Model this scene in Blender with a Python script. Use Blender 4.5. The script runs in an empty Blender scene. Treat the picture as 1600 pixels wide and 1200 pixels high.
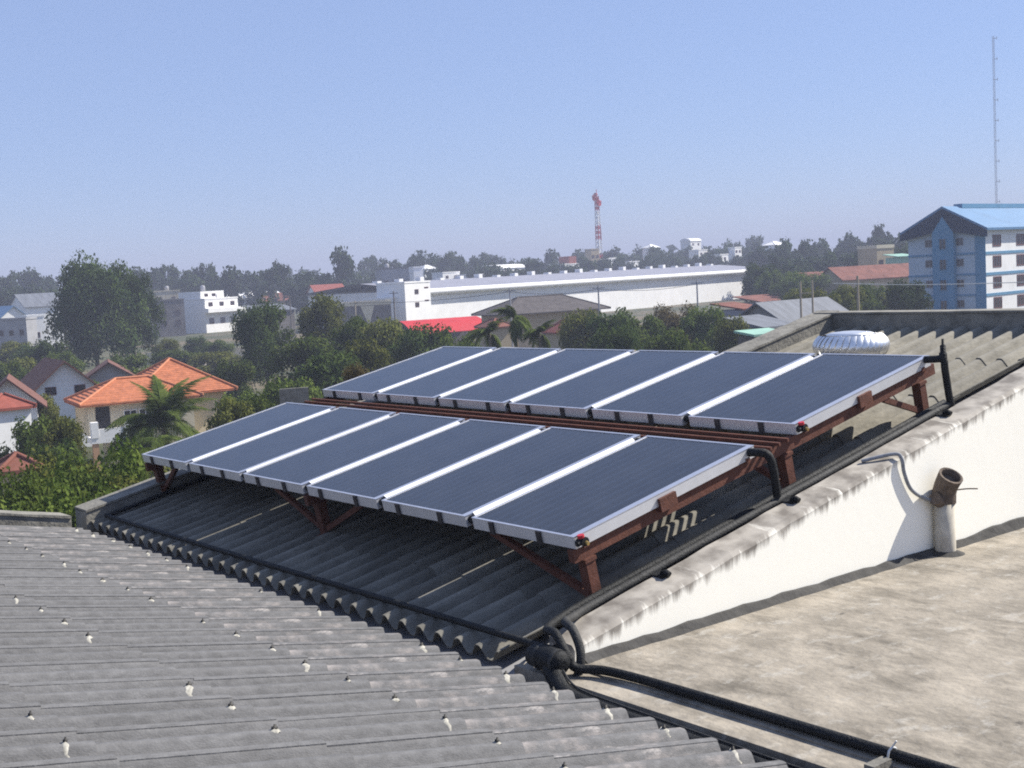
import bpy, bmesh, math, random
from mathutils import Vector, Matrix, Euler
R = math.radians
random.seed(7)
scene = bpy.context.scene
COL = scene.collection

# ------------------------------------------------------------------ camera
YAW, PITCH, ROLL = 0.8969, 0.0853, -0.0523
EYE = Vector((14.335, -5.832, 1.867))
fw = Vector((-math.sin(YAW)*math.cos(PITCH), math.cos(YAW)*math.cos(PITCH), -math.sin(PITCH)))
rt = Vector((math.cos(YAW), math.sin(YAW), 0))
up = rt.cross(fw)
r2 = rt*math.cos(ROLL) + up*math.sin(ROLL)
u2 = up*math.cos(ROLL) - rt*math.sin(ROLL)
cam = bpy.data.cameras.new('camera'); camo = bpy.data.objects.new('camera', cam); COL.objects.link(camo)
camo.matrix_world = Matrix((( r2.x, u2.x, -fw.x, EYE.x), (r2.y, u2.y, -fw.y, EYE.y), (r2.z, u2.z, -fw.z, EYE.z), (0, 0, 0, 1)))
cam.sensor_width = 36; cam.lens = 36*1989.3/1600; cam.clip_start = .1; cam.clip_end = 6000
scene.camera = camo

# ------------------------------------------------------------------ sky, sun, exposure
SUN = Vector((0.35, 1.0, 1.0)).normalized()
world = bpy.data.worlds.new('World'); scene.world = world; world.use_nodes = True
nt = world.node_tree; nt.nodes.clear()
sky = nt.nodes.new('ShaderNodeTexSky'); sky.sky_type = 'NISHITA'; sky.sun_disc = False
sky.sun_elevation = math.asin(SUN.z); sky.sun_rotation = math.atan2(SUN.x, SUN.y)
sky.air_density = 1.0; sky.dust_density = 0.0; sky.ozone_density = 7.0
bg = nt.nodes.new('ShaderNodeBackground'); bg.inputs['Strength'].default_value = 0.094
wo = nt.nodes.new('ShaderNodeOutputWorld')
tint = nt.nodes.new('ShaderNodeMix'); tint.data_type = 'RGBA'; tint.blend_type = 'MULTIPLY'; tint.inputs['Factor'].default_value = 1
tint.inputs['B'].default_value = (1.06, .97, 1.03, 1)      # the whole dome a touch towards periwinkle
nt.links.new(sky.outputs[0], tint.inputs['A']); veil = nt.nodes.new('ShaderNodeMix'); veil.data_type = 'RGBA'; veil.inputs['Factor'].default_value = .66
veil.inputs['B'].default_value = (2.15, 2.80, 4.55, 1)       # even, thinly veiled periwinkle sky
nt.links.new(tint.outputs['Result'], veil.inputs['A']); nt.links.new(veil.outputs['Result'], bg.inputs[0]); nt.links.new(bg.outputs[0], wo.inputs[0])
sl = bpy.data.lights.new('sun', 'SUN'); sl.energy = 5.0; sl.angle = R(.5); sl.color = (1, .95, .86)
so = bpy.data.objects.new('sun', sl); COL.objects.link(so)
so.rotation_euler = (-SUN).to_track_quat('-Z', 'Y').to_euler()
scene.view_settings.view_transform = 'Standard'; scene.view_settings.look = 'None'
scene.view_settings.exposure = 0.82; scene.view_settings.gamma = 1; scene.view_settings.use_curve_mapping = False
scene.render.engine = 'CYCLES'
cy = scene.cycles
cy.use_denoising = False; cy.max_bounces = 6; cy.volume_bounces = 0; cy.transparent_max_bounces = 12
cy.filter_width = 1.9

# ------------------------------------------------------------------ materials
def nodes(name):
    m = bpy.data.materials.new(name); m.use_nodes = True
    t = m.node_tree; b = t.nodes['Principled BSDF']
    return m, t, b
def mat(name, col, rough=.85, var=.25, scale=3.0, metal=0.0, bump=0.0, obj_var=0.0, col2=None, stretch=None, spec=.3, detail=6):
    """colour broken up by noise (towards col2), per-object variation, fine relief"""
    m, t, b = nodes(name)
    N, L = t.nodes, t.links
    tc = N.new('ShaderNodeTexCoord'); src = tc.outputs['Object']
    if stretch:
        mp = N.new('ShaderNodeMapping'); mp.inputs['Scale'].default_value = stretch; L.new(src, mp.inputs[0]); src = mp.outputs[0]
    oi = N.new('ShaderNodeObjectInfo')
    ad = N.new('ShaderNodeVectorMath'); ad.operation = 'MULTIPLY_ADD'
    cx = N.new('ShaderNodeCombineXYZ'); L.new(oi.outputs['Random'], cx.inputs[0]); L.new(oi.outputs['Random'], cx.inputs[1])
    L.new(cx.outputs[0], ad.inputs[0]); ad.inputs[1].default_value = (37, 53, 0); L.new(src, ad.inputs[2])
    nz = N.new('ShaderNodeTexNoise'); nz.inputs['Scale'].default_value = scale; nz.inputs['Detail'].default_value = detail; nz.inputs['Roughness'].default_value = .65
    L.new(ad.outputs[0], nz.inputs['Vector'])
    rp = N.new('ShaderNodeValToRGB'); rp.color_ramp.elements[0].position = .33; rp.color_ramp.elements[1].position = .67
    c2 = col2 or tuple(min(1, c*(1+var)) for c in col); c1 = col if col2 else tuple(c*(1-var) for c in col)
    rp.color_ramp.elements[0].color = (*c1, 1); rp.color_ramp.elements[1].color = (*c2, 1)
    L.new(nz.outputs['Fac'], rp.inputs[0]); out = rp.outputs[0]
    if obj_var:
        hs = N.new('ShaderNodeHueSaturation'); mr = N.new('ShaderNodeMapRange')
        mr.inputs['To Min'].default_value = 1-obj_var; mr.inputs['To Max'].default_value = 1+obj_var
        L.new(oi.outputs['Random'], mr.inputs[0]); L.new(mr.outputs[0], hs.inputs['Value']); L.new(out, hs.inputs['Color']); out = hs.outputs[0]
    L.new(out, b.inputs['Base Color'])
    b.inputs['Roughness'].default_value = rough; b.inputs['Metallic'].default_value = metal
    b.inputs['Specular IOR Level'].default_value = spec
    if bump:
        bp = N.new('ShaderNodeBump'); bp.inputs['Strength'].default_value = bump; bp.inputs['Distance'].default_value = .02
        n2 = N.new('ShaderNodeTexNoise'); n2.inputs['Scale'].default_value = scale*6; n2.inputs['Detail'].default_value = 4
        L.new(ad.outputs[0], n2.inputs['Vector']); L.new(n2.outputs['Fac'], bp.inputs['Height']); L.new(bp.outputs[0], b.inputs['Normal'])
    return m
def blend_layer(m, col, scale, lo, hi, stretch=(1, 1, 1), coord='Object', amount=1.0, seed=0.0):
    """a stain / lichen layer with a shape of its own over a material's colour"""
    t = m.node_tree; N, L = t.nodes, t.links; b = N['Principled BSDF']
    old = b.inputs['Base Color'].links[0].from_socket
    tc = N.new('ShaderNodeTexCoord' if coord == 'Object' else 'ShaderNodeNewGeometry')
    mp = N.new('ShaderNodeMapping'); mp.inputs['Scale'].default_value = stretch; mp.inputs['Location'].default_value = (seed, seed*.7, seed*.3)
    L.new(tc.outputs['Object' if coord == 'Object' else 'Position'], mp.inputs[0])
    nz = N.new('ShaderNodeTexNoise'); nz.inputs['Scale'].default_value = scale; nz.inputs['Detail'].default_value = 8; nz.inputs['Roughness'].default_value = .7
    L.new(mp.outputs[0], nz.inputs['Vector'])
    mr = N.new('ShaderNodeMapRange'); mr.inputs['From Min'].default_value = lo; mr.inputs['From Max'].default_value = hi; mr.inputs['To Max'].default_value = amount
    L.new(nz.outputs['Fac'], mr.inputs[0])
    mx = N.new('ShaderNodeMix'); mx.data_type = 'RGBA'; mx.inputs['B'].default_value = (*col, 1)
    L.new(mr.outputs[0], mx.inputs['Factor']); L.new(old, mx.inputs['A']); L.new(mx.outputs['Result'], b.inputs['Base Color'])
    return m
def foliage(name, a, b_, scale=.8):
    m = bpy.data.materials.new(name); m.use_nodes = True; t = m.node_tree; N, L = t.nodes, t.links; N.clear()
    o = N.new('ShaderNodeOutputMaterial'); d = N.new('ShaderNodeBsdfDiffuse'); tr = N.new('ShaderNodeBsdfTranslucent'); mx = N.new('ShaderNodeMixShader'); mx.inputs[0].default_value = .3
    tc = N.new('ShaderNodeTexCoord'); nz = N.new('ShaderNodeTexNoise'); nz.inputs['Scale'].default_value = scale; nz.inputs['Detail'].default_value = 5; nz.inputs['Roughness'].default_value = .75
    L.new(tc.outputs['Object'], nz.inputs['Vector'])
    rp = N.new('ShaderNodeValToRGB'); rp.color_ramp.elements[0].position = .35; rp.color_ramp.elements[1].position = .65
    rp.color_ramp.elements[0].color = (*a, 1); rp.color_ramp.elements[1].color = (*b_, 1); L.new(nz.outputs['Fac'], rp.inputs[0])
    oi = N.new('ShaderNodeObjectInfo'); hs = N.new('ShaderNodeHueSaturation'); mr = N.new('ShaderNodeMapRange'); mr.inputs['To Min'].default_value = .75; mr.inputs['To Max'].default_value = 1.3
    L.new(oi.outputs['Random'], mr.inputs[0]); L.new(mr.outputs[0], hs.inputs['Value']); L.new(rp.outputs[0], hs.inputs['Color'])
    L.new(hs.outputs[0], d.inputs[0]); L.new(hs.outputs[0], tr.inputs[0]); L.new(d.outputs[0], mx.inputs[1]); L.new(tr.outputs[0], mx.inputs[2]); L.new(mx.outputs[0], o.inputs[0])
    return m
M = {}
M['sheet_grey'] = blend_layer(mat('fibre cement grey', (.122, .121, .122), .9, .22, 26, bump=.3, obj_var=.05, stretch=(1, .5, 1)), (.22, .20, .195), 7, .60, .80, (1, .35, 1), amount=.8)
M['sheet_tan'] = blend_layer(mat('fibre cement weathered tan', (.17, .16, .135), .92, .3, 4, bump=.6, obj_var=.14, stretch=(1, .4, 1)), (.045, .045, .045), 6, .52, .75, (1, .4, 1), amount=.75)
blend_layer(M['sheet_grey'], (.17, .165, .16), 2.5, .5, .75, (9, .35, 1), amount=.7, seed=5)
M['sheet_grey_eave'] = blend_layer(blend_layer(mat('fibre cement grey at the eave', (.122, .121, .122), .9, .22, 26, bump=.3, obj_var=.05, stretch=(1, .5, 1)), (.30, .27, .255), 6, .50, .68, (1, .45, 1), amount=.85), (.42, .39, .37), 11, .58, .70, (1, .3, 1), amount=.8, seed=4)
M['sheet_tan_sunlit'] = blend_layer(mat('fibre cement tan, cleaner upper courses', (.215, .20, .165), .92, .25, 6, bump=.4, obj_var=.10, stretch=(1, .4, 1)), (.07, .068, .06), 6, .56, .78, (1, .4, 1), amount=.6)  # lighter copy of the tan sheet; sunlight on the upper courses painted in
M['sealant'] = mat('white bolt sealant', (.36, .345, .30), .85, .35, 40)
M['bolt'] = mat('dark bolt steel', (.03, .028, .025), .6, .3, 20)
M['slab'] = blend_layer(blend_layer(blend_layer(mat('weathered terrace concrete', (.262, .232, .188), .93, .30, 2.6, bump=.7, detail=10), (.10, .088, .07), 1.3, .48, .66, (1, 1.9, 1), amount=.8), (.37, .35, .31), 4.5, .55, .66, (1.6, .8, 1), amount=.6, seed=9), (.05, .045, .04), 1.7, .63, .68, (1.6, .8, 1), amount=.6, seed=31)
M['white_wall'] = mat('white painted render', (.86, .83, .75), .8, .03, 1.5, bump=.25)
M['rust'] = blend_layer(mat('red oxide painted steel', (.112, .043, .028), .7, .25, 9, bump=.2), (.05, .022, .016), 14, .55, .75, amount=.8)
M['black'] = mat('black pipe insulation', (.011, .012, .013), .62, .4, 12, bump=.5, spec=.22)
M['black_dusty'] = mat('dusty black pipe insulation', (.03, .03, .029), .7, .4, 10, bump=.4)
M['lip'] = mat('brushed aluminium lip', (.60, .61, .66), .38, .05, 8, metal=.75)
M['flashing'] = mat('white coated flashing', (.80, .80, .79), .6, .04, 6)
M['alu'] = mat('pale coated aluminium', (.60, .60, .61), .5, .05, 8, metal=.5, obj_var=.05)
M['clip'] = mat('dark clamp steel', (.045, .04, .04), .6, .3, 8)
M['turbine'] = mat('bright spun aluminium', (.80, .80, .80), .36, .05, 8, metal=.85)
M['hose'] = mat('grey cable sheath', (.22, .23, .25), .7, .2, 12)
M['dirtpipe'] = blend_layer(mat('off white vent pipe', (.50, .46, .38), .75, .15, 6), (.16, .13, .10), 8, .5, .75, (1, 1, .4), amount=.7)
M['brownpipe'] = mat('rusty brown pipe fitting', (.115, .088, .068), .85, .35, 14, bump=.4)
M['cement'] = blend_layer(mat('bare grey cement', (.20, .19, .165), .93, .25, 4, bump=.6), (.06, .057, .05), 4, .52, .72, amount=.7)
M['cement_dark'] = mat('dark grey cement', (.05, .048, .045), .9, .35, 4, bump=.4)  # one darker cement tone for gutter, skirting and vent collar
M['red_knob'] = mat('red valve knob', (.45, .03, .04), .4, .1, 8)
M['brass'] = mat('brass drain cock', (.5, .35, .12), .35, .1, 8, metal=.8)
M['wire'] = mat('pale tie wire', (.6, .6, .58), .5, .1, 8)
# absorber and glass
M['absorber'] = mat('blue black selective absorber', (.038, .050, .078), .45, .04, .6, obj_var=.06)
M['absorber_weld'] = mat('weld line of the absorber fin', (.13, .15, .19), .5, .1, 2)
g, t, b = nodes('collector glass'); t.nodes.remove(b); N, L = t.nodes, t.links
tr = N.new('ShaderNodeBsdfTransparent'); tr.inputs[0].default_value = (.93, .96, .95, 1)
gl = N.new('ShaderNodeBsdfGlossy'); gl.inputs['Roughness'].default_value = .06
fr = N.new('ShaderNodeFresnel'); fr.inputs['IOR'].default_value = 1.5
du = N.new('ShaderNodeBsdfDiffuse'); tcn = N.new('ShaderNodeTexCoord'); nzz = N.new('ShaderNodeTexNoise'); nzz.inputs['Scale'].default_value = 2.5; nzz.inputs['Detail'].default_value = 7
du.inputs[0].default_value = (.36, .38, .42, 1)
L.new(tcn.outputs['Object'], nzz.inputs['Vector'])
dm = N.new('ShaderNodeMapRange'); dm.inputs['To Min'].default_value = .035; dm.inputs['To Max'].default_value = .10; L.new(nzz.outputs['Fac'], dm.inputs[0])
m1 = N.new('ShaderNodeMixShader'); m2 = N.new('ShaderNodeMixShader')
L.new(dm.outputs[0], m1.inputs[0]); L.new(tr.outputs[0], m1.inputs[1]); L.new(du.outputs[0], m1.inputs[2])
L.new(fr.outputs[0], m2.inputs[0]); L.new(m1.outputs[0], m2.inputs[1]); L.new(gl.outputs[0], m2.inputs[2]); L.new(m2.outputs[0], N['Material Output'].inputs[0])
M['glass'] = g
# far buildings
M['white'] = mat('white paint', (.80, .79, .77), .8, .06, .4)
M['cream'] = mat('cream paint', (.62, .55, .40), .85, .1, .4)
M['tanw'] = mat('tan paint', (.42, .34, .22), .85, .1, .4)
M['peach'] = mat('peach brick facing', (.45, .27, .16), .85, .15, 1.5)
M['greyw'] = mat('grey render', (.30, .30, .31), .85, .15, .5)
M['darkw'] = mat('dark stained render', (.14, .125, .115), .9, .25, .5)
M['orange_tile'] = blend_layer(mat('orange roof tiles', (.40, .135, .062), .8, .25, 2.5, bump=.3), (.22, .075, .04), 1.2, .5, .72, amount=.7)
t_ = M['orange_tile'].node_tree; b_ = t_.nodes['Principled BSDF']; wv = t_.nodes.new('ShaderNodeTexWave'); wv.bands_direction = 'Z'; wv.inputs['Scale'].default_value = 2.2; wv.inputs['Distortion'].default_value = 1.2; wv.inputs['Detail'].default_value = 1
tc_ = t_.nodes.new('ShaderNodeTexCoord'); t_.links.new(tc_.outputs['Object'], wv.inputs['Vector']); bm = t_.nodes.new('ShaderNodeBump'); bm.inputs['Strength'].default_value = .9; bm.inputs['Distance'].default_value = .06
t_.links.new(wv.outputs['Fac'], bm.inputs['Height']); t_.links.new(bm.outputs[0], b_.inputs['Normal'])
M['hip_tile'] = mat('hip ridge tiles', (.46, .18, .09), .75, .15, 3)
M['brown_roof'] = mat('brown roof tiles', (.13, .06, .045), .85, .25, 2)
M['red_roof'] = mat('red roof tiles', (.24, .065, .045), .8, .2, 2)
M['red_sheet'] = mat('bright red awning sheet', (.46, .02, .022), .6, .12, .5)
M['rust_roof'] = mat('rust red old roof', (.17, .065, .045), .9, .3, .5)
M['dark_roof'] = mat('dark grey brown tiled roof', (.075, .065, .062), .9, .25, 1)
M['grey_roof'] = mat('grey corrugated roof', (.13, .14, .16), .75, .22, .35, stretch=(3, .4, 1))
M['blue_roof'] = mat('blue metal roof', (.085, .19, .33), .5, .1, .3)
M['navy'] = mat('navy fascia', (.018, .05, .11), .6, .1, .3)
M['blue_paint'] = mat('blue facade paint', (.09, .24, .38), .8, .1, .4)
M['paleblue'] = mat('pale blue facade paint', (.40, .48, .56), .8, .08, .4)
M['silver_roof'] = mat('pale metal roof', (.25, .25, .29), .6, .08, .15)
M['glass_dark'] = mat('dark window glass', (.02, .022, .03), .15, .2, .5, spec=.6)
M['win_brown'] = mat('brown window frame', (.13, .05, .04), .7, .15, 1)
M['green_sheet'] = mat('pale green sheet', (.25, .42, .34), .7, .1, .5)
M['tower_red'] = mat('tower red paint', (.46, .03, .04), .7, .1, .3)
M['steel'] = mat('galvanised steel', (.30, .30, .32), .6, .1, .3)
M['pole'] = mat('concrete utility pole', (.34, .29, .22), .9, .15, .5)
M['bark'] = mat('tree bark', (.075, .058, .042), .95, .35, 2)
M['palm_bark'] = mat('palm bark', (.14, .12, .09), .95, .3, 3)
M['leaf'] = foliage('dense green foliage', (.036, .066, .014), (.135, .17, .040), 4)
M['leaf_dark'] = foliage('dark green foliage', (.028, .052, .015), (.085, .115, .032), 4)
M['leaf_olive'] = foliage('olive green foliage', (.06, .078, .018), (.17, .175, .046), 4)
M['leaf_dry'] = foliage('dry brownish foliage', (.08, .065, .03), (.15, .12, .055), 4)
M['leaf_far'] = foliage('far wood foliage', (.026, .044, .022), (.065, .088, .038), 3)
M['palm_leaf'] = foliage('palm frond green', (.035, .06, .015), (.12, .15, .04), 1.5)
gm = mat('ground of grass and earth', (.055, .062, .025), .95, .3, .02, detail=8); blend_layer(gm, (.15, .115, .07), .03, .47, .58, amount=.8)
M['ground'] = gm
M['road'] = mat('pale dusty road', (.22, .19, .15), .95, .15, .1)

# ------------------------------------------------------------------ mesh helpers
class MB:
    def __init__(s): s.v = []; s.f = []; s.mi = []; s.sm = []
    def add(s, vs, fs, mi=0, T=None, smooth=False):
        o = len(s.v); s.v += [tuple((T @ Vector(v)) if T else v) for v in vs]
        s.f += [tuple(i+o for i in f) for f in fs]; s.mi += [mi]*len(fs); s.sm += [smooth]*len(fs); return s
    def box(s, x0, x1, y0, y1, z0, z1, mi=0, T=None):
        vs = [(x, y, z) for z in (z0, z1) for y in (y0, y1) for x in (x0, x1)]
        return s.add(vs, [(0, 2, 3, 1), (4, 5, 7, 6), (0, 1, 5, 4), (2, 6, 7, 3), (0, 4, 6, 2), (1, 3, 7, 5)], mi, T)
    def bar(s, a, b, w, h, mi=0, upv=(0, 0, 1)):
        a = Vector(a); b = Vector(b); d = (b-a); l = d.length; d.normalize(); sd = d.cross(Vector(upv))
        if sd.length < 1e-4: sd = d.cross(Vector((1, 0, 0)))
        sd.normalize(); n = sd.cross(d)
        T = Matrix(((sd.x, d.x, n.x, a.x), (sd.y, d.y, n.y, a.y), (sd.z, d.z, n.z, a.z), (0, 0, 0, 1)))
        return s.box(-w/2, w/2, 0, l, -h/2, h/2, mi, T)
    def tube(s, pts, r, n=10, mi=0, caps=True, smooth=True):
        P = [Vector(p) for p in pts]; rr = r if isinstance(r, (list, tuple)) else [r]*len(P)
        vs = []; ref = None
        for i, p in enumerate(P):
            d = (P[min(i+1, len(P)-1)]-P[max(i-1, 0)]).normalized()
            if ref is None: ref = d.orthogonal().normalized()
            ref = (ref - d*ref.dot(d)).normalized(); bn = d.cross(ref)
            for k in range(n):
                a = 2*math.pi*k/n; vs.append(p + (ref*math.cos(a)+bn*math.sin(a))*rr[i])
        fs = [(i*n+k, i*n+(k+1) % n, (i+1)*n+(k+1) % n, (i+1)*n+k) for i in range(len(P)-1) for k in range(n)]
        s.add(vs, fs, mi, None, smooth)
        if caps: s.add(vs[:n][::-1], [tuple(range(n))], mi); s.add(vs[-n:], [tuple(range(n))], mi)
        return s
    def lathe(s, prof, n=24, mi=0, T=None, smooth=True):
        vs = [(r*math.cos(2*math.pi*k/n), r*math.sin(2*math.pi*k/n), z) for r, z in prof for k in range(n)]
        fs = [(i*n+k, i*n+(k+1) % n, (i+1)*n+(k+1) % n, (i+1)*n+k) for i in range(len(prof)-1) for k in range(n)]
        return s.add(vs, fs, mi, T, smooth)
    def mesh(s, name, mats):
        me = bpy.data.meshes.new(name); me.from_pydata([tuple(v) for v in s.v], [], s.f)
        for m in (mats if isinstance(mats, (list, tuple)) else [mats]): me.materials.append(m)
        me.polygons.foreach_set('material_index', s.mi); me.polygons.foreach_set('use_smooth', s.sm); me.update(); return me
    def build(s, name, mats, parent=None): return place(name, s.mesh(name, mats), parent)
def place(name, me, parent=None, loc=(0, 0, 0), rot=(0, 0, 0), scale=(1, 1, 1)):
    o = bpy.data.objects.new(name, me); COL.objects.link(o); o.location = loc; o.rotation_euler = rot; o.scale = scale
    if parent: o.parent = parent
    return o
def tag(o, label, cat, group=None):
    o['label'] = label; o['category'] = cat
    if group: o['group'] = group
    return o
def thing(name, label, cat, loc=(0, 0, 0), rot=(0, 0, 0), group=None):
    o = bpy.data.objects.new(name, None); COL.objects.link(o); o.location = loc; o.rotation_euler = rot; o.empty_display_size = .2
    return tag(o, label, cat, group)
def structure(o): o['kind'] = 'structure'; return o
def smooth_path(pts, k=6):
    P = [Vector(p) for p in pts]; out = []
    for i in range(len(P)-1):
        a, b, c, d = P[max(i-1, 0)], P[i], P[i+1], P[min(i+2, len(P)-1)]
        for j in range(k):
            u = j/k; out.append(.5*((2*b)+(c-a)*u+(2*a-5*b+4*c-d)*u*u+(3*b-a-3*c+d)*u**3))
    return out+[P[-1]]

# plan of the surroundings: b = bearing in thousandths of the view axis, d = metres ahead
GZ = -11.0
RH = Vector((math.cos(YAW), math.sin(YAW), 0)); FH = Vector((-math.sin(YAW), math.cos(YAW), 0))
def site(b, d, z=GZ):
    p = EYE + FH*d + RH*((b-791)/1989.3*d); return Vector((p.x, p.y, z))
def rise(b, e, d):       # height above ground of elevation mark e seen at bearing b, d metres away
    return EYE.z - GZ + (430-.0524*(b-800)-e)*d/1989.3

# ------------------------------------------------------------------ ground
n = 64; mb = MB(); rings = [0, 20, 60, 140, 300, 600, 1200, 2300]
vs = [(0, 0, 0)]; fs = []
for ri, rr_ in enumerate(rings[1:]):
    for k in range(n): vs.append((rr_*math.cos(2*math.pi*k/n), rr_*math.sin(2*math.pi*k/n), 0))
for k in range(n): fs.append((0, 1+k, 1+(k+1) % n))
for ri in range(len(rings)-2):
    o = 1+ri*n
    for k in range(n): fs.append((o+k, o+n+k, o+n+(k+1) % n, o+(k+1) % n))
mb.add(vs, fs); structure(mb.build('ground', M['ground'])).location = (0, 0, GZ)
mb = MB(); a, b_ = site(100, 205), site(560, 250)
mb.bar((a.x, a.y, GZ+.03), (b_.x, b_.y, GZ+.03), 9, .05); structure(mb.build('road', M['road']))

# ------------------------------------------------------------------ own building: body, terrace, walls
SL = .2123
def zup(y): return -.536 + SL*y          # ridge height of the collector roof
def zfg(y): return -.69 - SL*(y+.9)      # ridge height of the near roof
blk = thing('apartment_block', 'pale rendered block beneath the corrugated roofs and the terrace', 'building', (8, 0, GZ))
mb = MB(); z = -GZ
mb.add([(-8.1, -.72, z-.86), (-.02, -.72, z-.86), (-.02, 7.2, z+.79), (-8.1, 5.7, z+.55), (-3.7, 5.7, z+.55), (-3.7, 7.2, z+.79),
        (-8.1, -.72, 0), (-.02, -.72, 0), (-.02, 7.2, 0), (-8.1, 5.7, 0), (-3.7, 5.7, 0), (-3.7, 7.2, 0)],
       [(0, 1, 2, 5, 4, 3), (0, 6, 7, 1), (3, 9, 6, 0), (4, 10, 9, 3), (5, 11, 10, 4), (2, 8, 11, 5), (1, 7, 8, 2)])
mb.add([(-7.68, -.905, z-.87), (9, -.905, z-.87), (9, -7, z+.42), (-7.68, -7, z+.42), (-7.68, -13, z-.86), (9, -13, z-.86),
        (-7.68, -.905, 0), (9, -.905, 0), (-7.68, -13, 0), (9, -13, 0)],
       [(0, 1, 2, 3), (3, 2, 5, 4), (0, 6, 7, 1), (0, 3, 4, 8, 6), (1, 7, 9, 5, 2), (4, 5, 9, 8)])
mb.build('wall', M['greyw'], blk)
mb = MB(); mb.box(-.02, 9, -.72, 9, 0, z-.86); mb.build('terrace_base', M['greyw'], blk)
mb = MB(); mb.box(0, 8.9, -.5, 9, -.15, 0); mb.box(-.3, 8.9, -.72, -.5, -.15, -.012)
o = structure(mb.build('terrace_floor', M['slab'])); o.location = (8.1, 0, -.71)
mb = MB(); mb.box(-.35, 16.9, -.9, -.72, -1.0, -.9); mb.box(8.1, 16.9, -.74, -.72, -.9, -.86)
structure(mb.build('valley_gutter', M['cement_dark']))

# white parapet wall between roof and terrace, stained cement on top of it
wl = thing('parapet_wall', 'white rendered wall with grimy sloping cement top beside the terrace', 'wall', (8.0, 0, -.71))
mb = MB()
NY = 40; ys = [-.44+(8.6+.44)*i/NY for i in range(NY+1)]
rng = random.Random(3)
top = [zup(y)+.71+.035+rng.uniform(-.006, .006) for y in ys]
drip = [max(.02, min(t-.05, t-.13-.09*math.sin(3.1*y)*math.sin(1.7*y+1)-rng.uniform(0, .06))) for y, t in zip(ys, top)]
vs = []; fs = []
for i, y in enumerate(ys): vs += [(.1, y, 0), (.1, y, top[i]-.03), (.07, y, top[i]), (-.16, y, top[i]+.02), (-.16, y, 0)]
for i in range(NY):
    for k in range(4): fs.append((i*5+k, i*5+k+1, (i+1)*5+k+1, (i+1)*5+k))
fs += [(0, 4, 3, 2, 1), tuple(NY*5+k for k in range(5))]
mb.add(vs, fs)
# wall material: white below, grime that runs down from the top edge with ragged drips
m, t, b = nodes('white wall with grime runs'); N, L = t.nodes, t.links
tc = N.new('ShaderNodeTexCoord'); sx = N.new('ShaderNodeSeparateXYZ'); L.new(tc.outputs['Object'], sx.inputs[0])
h1 = N.new('ShaderNodeMath'); h1.operation = 'MULTIPLY_ADD'; h1.inputs[1].default_value = -SL; L.new(sx.outputs['Y'], h1.inputs[0]); L.new(sx.outputs['Z'], h1.inputs[2])  # z - slope*y
mp = N.new('ShaderNodeMapping'); mp.inputs['Scale'].default_value = (1, 7, .5); L.new(tc.outputs['Object'], mp.inputs[0])
nz = N.new('ShaderNodeTexNoise'); nz.inputs['Scale'].default_value = 1.3; nz.inputs['Detail'].default_value = 6; nz.inputs['Roughness'].default_value = .7; L.new(mp.outputs[0], nz.inputs['Vector'])
nm = N.new('ShaderNodeMath'); nm.operation = 'MULTIPLY_ADD'; nm.inputs[1].default_value = .34; L.new(nz.outputs['Fac'], nm.inputs[0]); L.new(h1.outputs[0], nm.inputs[2])
mr = N.new('ShaderNodeMapRange'); mr.inputs['From Min'].default_value = .285; mr.inputs['From Max'].default_value = .355; L.new(nm.outputs[0], mr.inputs[0])
n2 = N.new('ShaderNodeTexNoise'); n2.inputs['Scale'].default_value = 5; n2.inputs['Detail'].default_value = 8; L.new(tc.outputs['Object'], n2.inputs['Vector'])
rp = N.new('ShaderNodeValToRGB'); rp.color_ramp.elements[0].color = (.15, .132, .112, 1); rp.color_ramp.elements[1].color = (.36, .33, .285, 1); rp.color_ramp.elements[0].position = .35; rp.color_ramp.elements[1].position = .62
L.new(n2.outputs['Fac'], rp.inputs[0])
mx = N.new('ShaderNodeMix'); mx.data_type = 'RGBA'; mx.inputs['A'].default_value = (.92, .89, .79, 1); L.new(mr.outputs[0], mx.inputs['Factor']); L.new(rp.outputs[0], mx.inputs['B']); L.new(mx.outputs['Result'], b.inputs['Base Color'])
b.inputs['Roughness'].default_value = .85
bpn = N.new('ShaderNodeBump'); bpn.inputs['Strength'].default_value = .08; bpn.inputs['Distance'].default_value = .02; L.new(n2.outputs['Fac'], bpn.inputs['Height']); L.new(bpn.outputs[0], b.inputs['Normal'])
mb.build('wall_body', m, wl)
# uneven mortar skirting along the foot of the wall
mb = MB(); vs = []; fs = []; NS = 60
for i in range(NS+1):
    y = -.4+8.9*i/NS; k = .045+rng.uniform(-.008, .012)+(.03 if y > 4.35 else 0); d = .022+rng.uniform(-.008, .01)
    vs += [(.101, y, k), (.125, y, k-.004), (.15+d, y, 0), (.101, y, -.02)]
for i in range(NS):
    for q in range(3): fs.append((i*4+q, i*4+q+1, (i+1)*4+q+1, (i+1)*4+q))
mb.add(vs, fs); mb.build('skirting', M['cement_dark'], wl)

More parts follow.
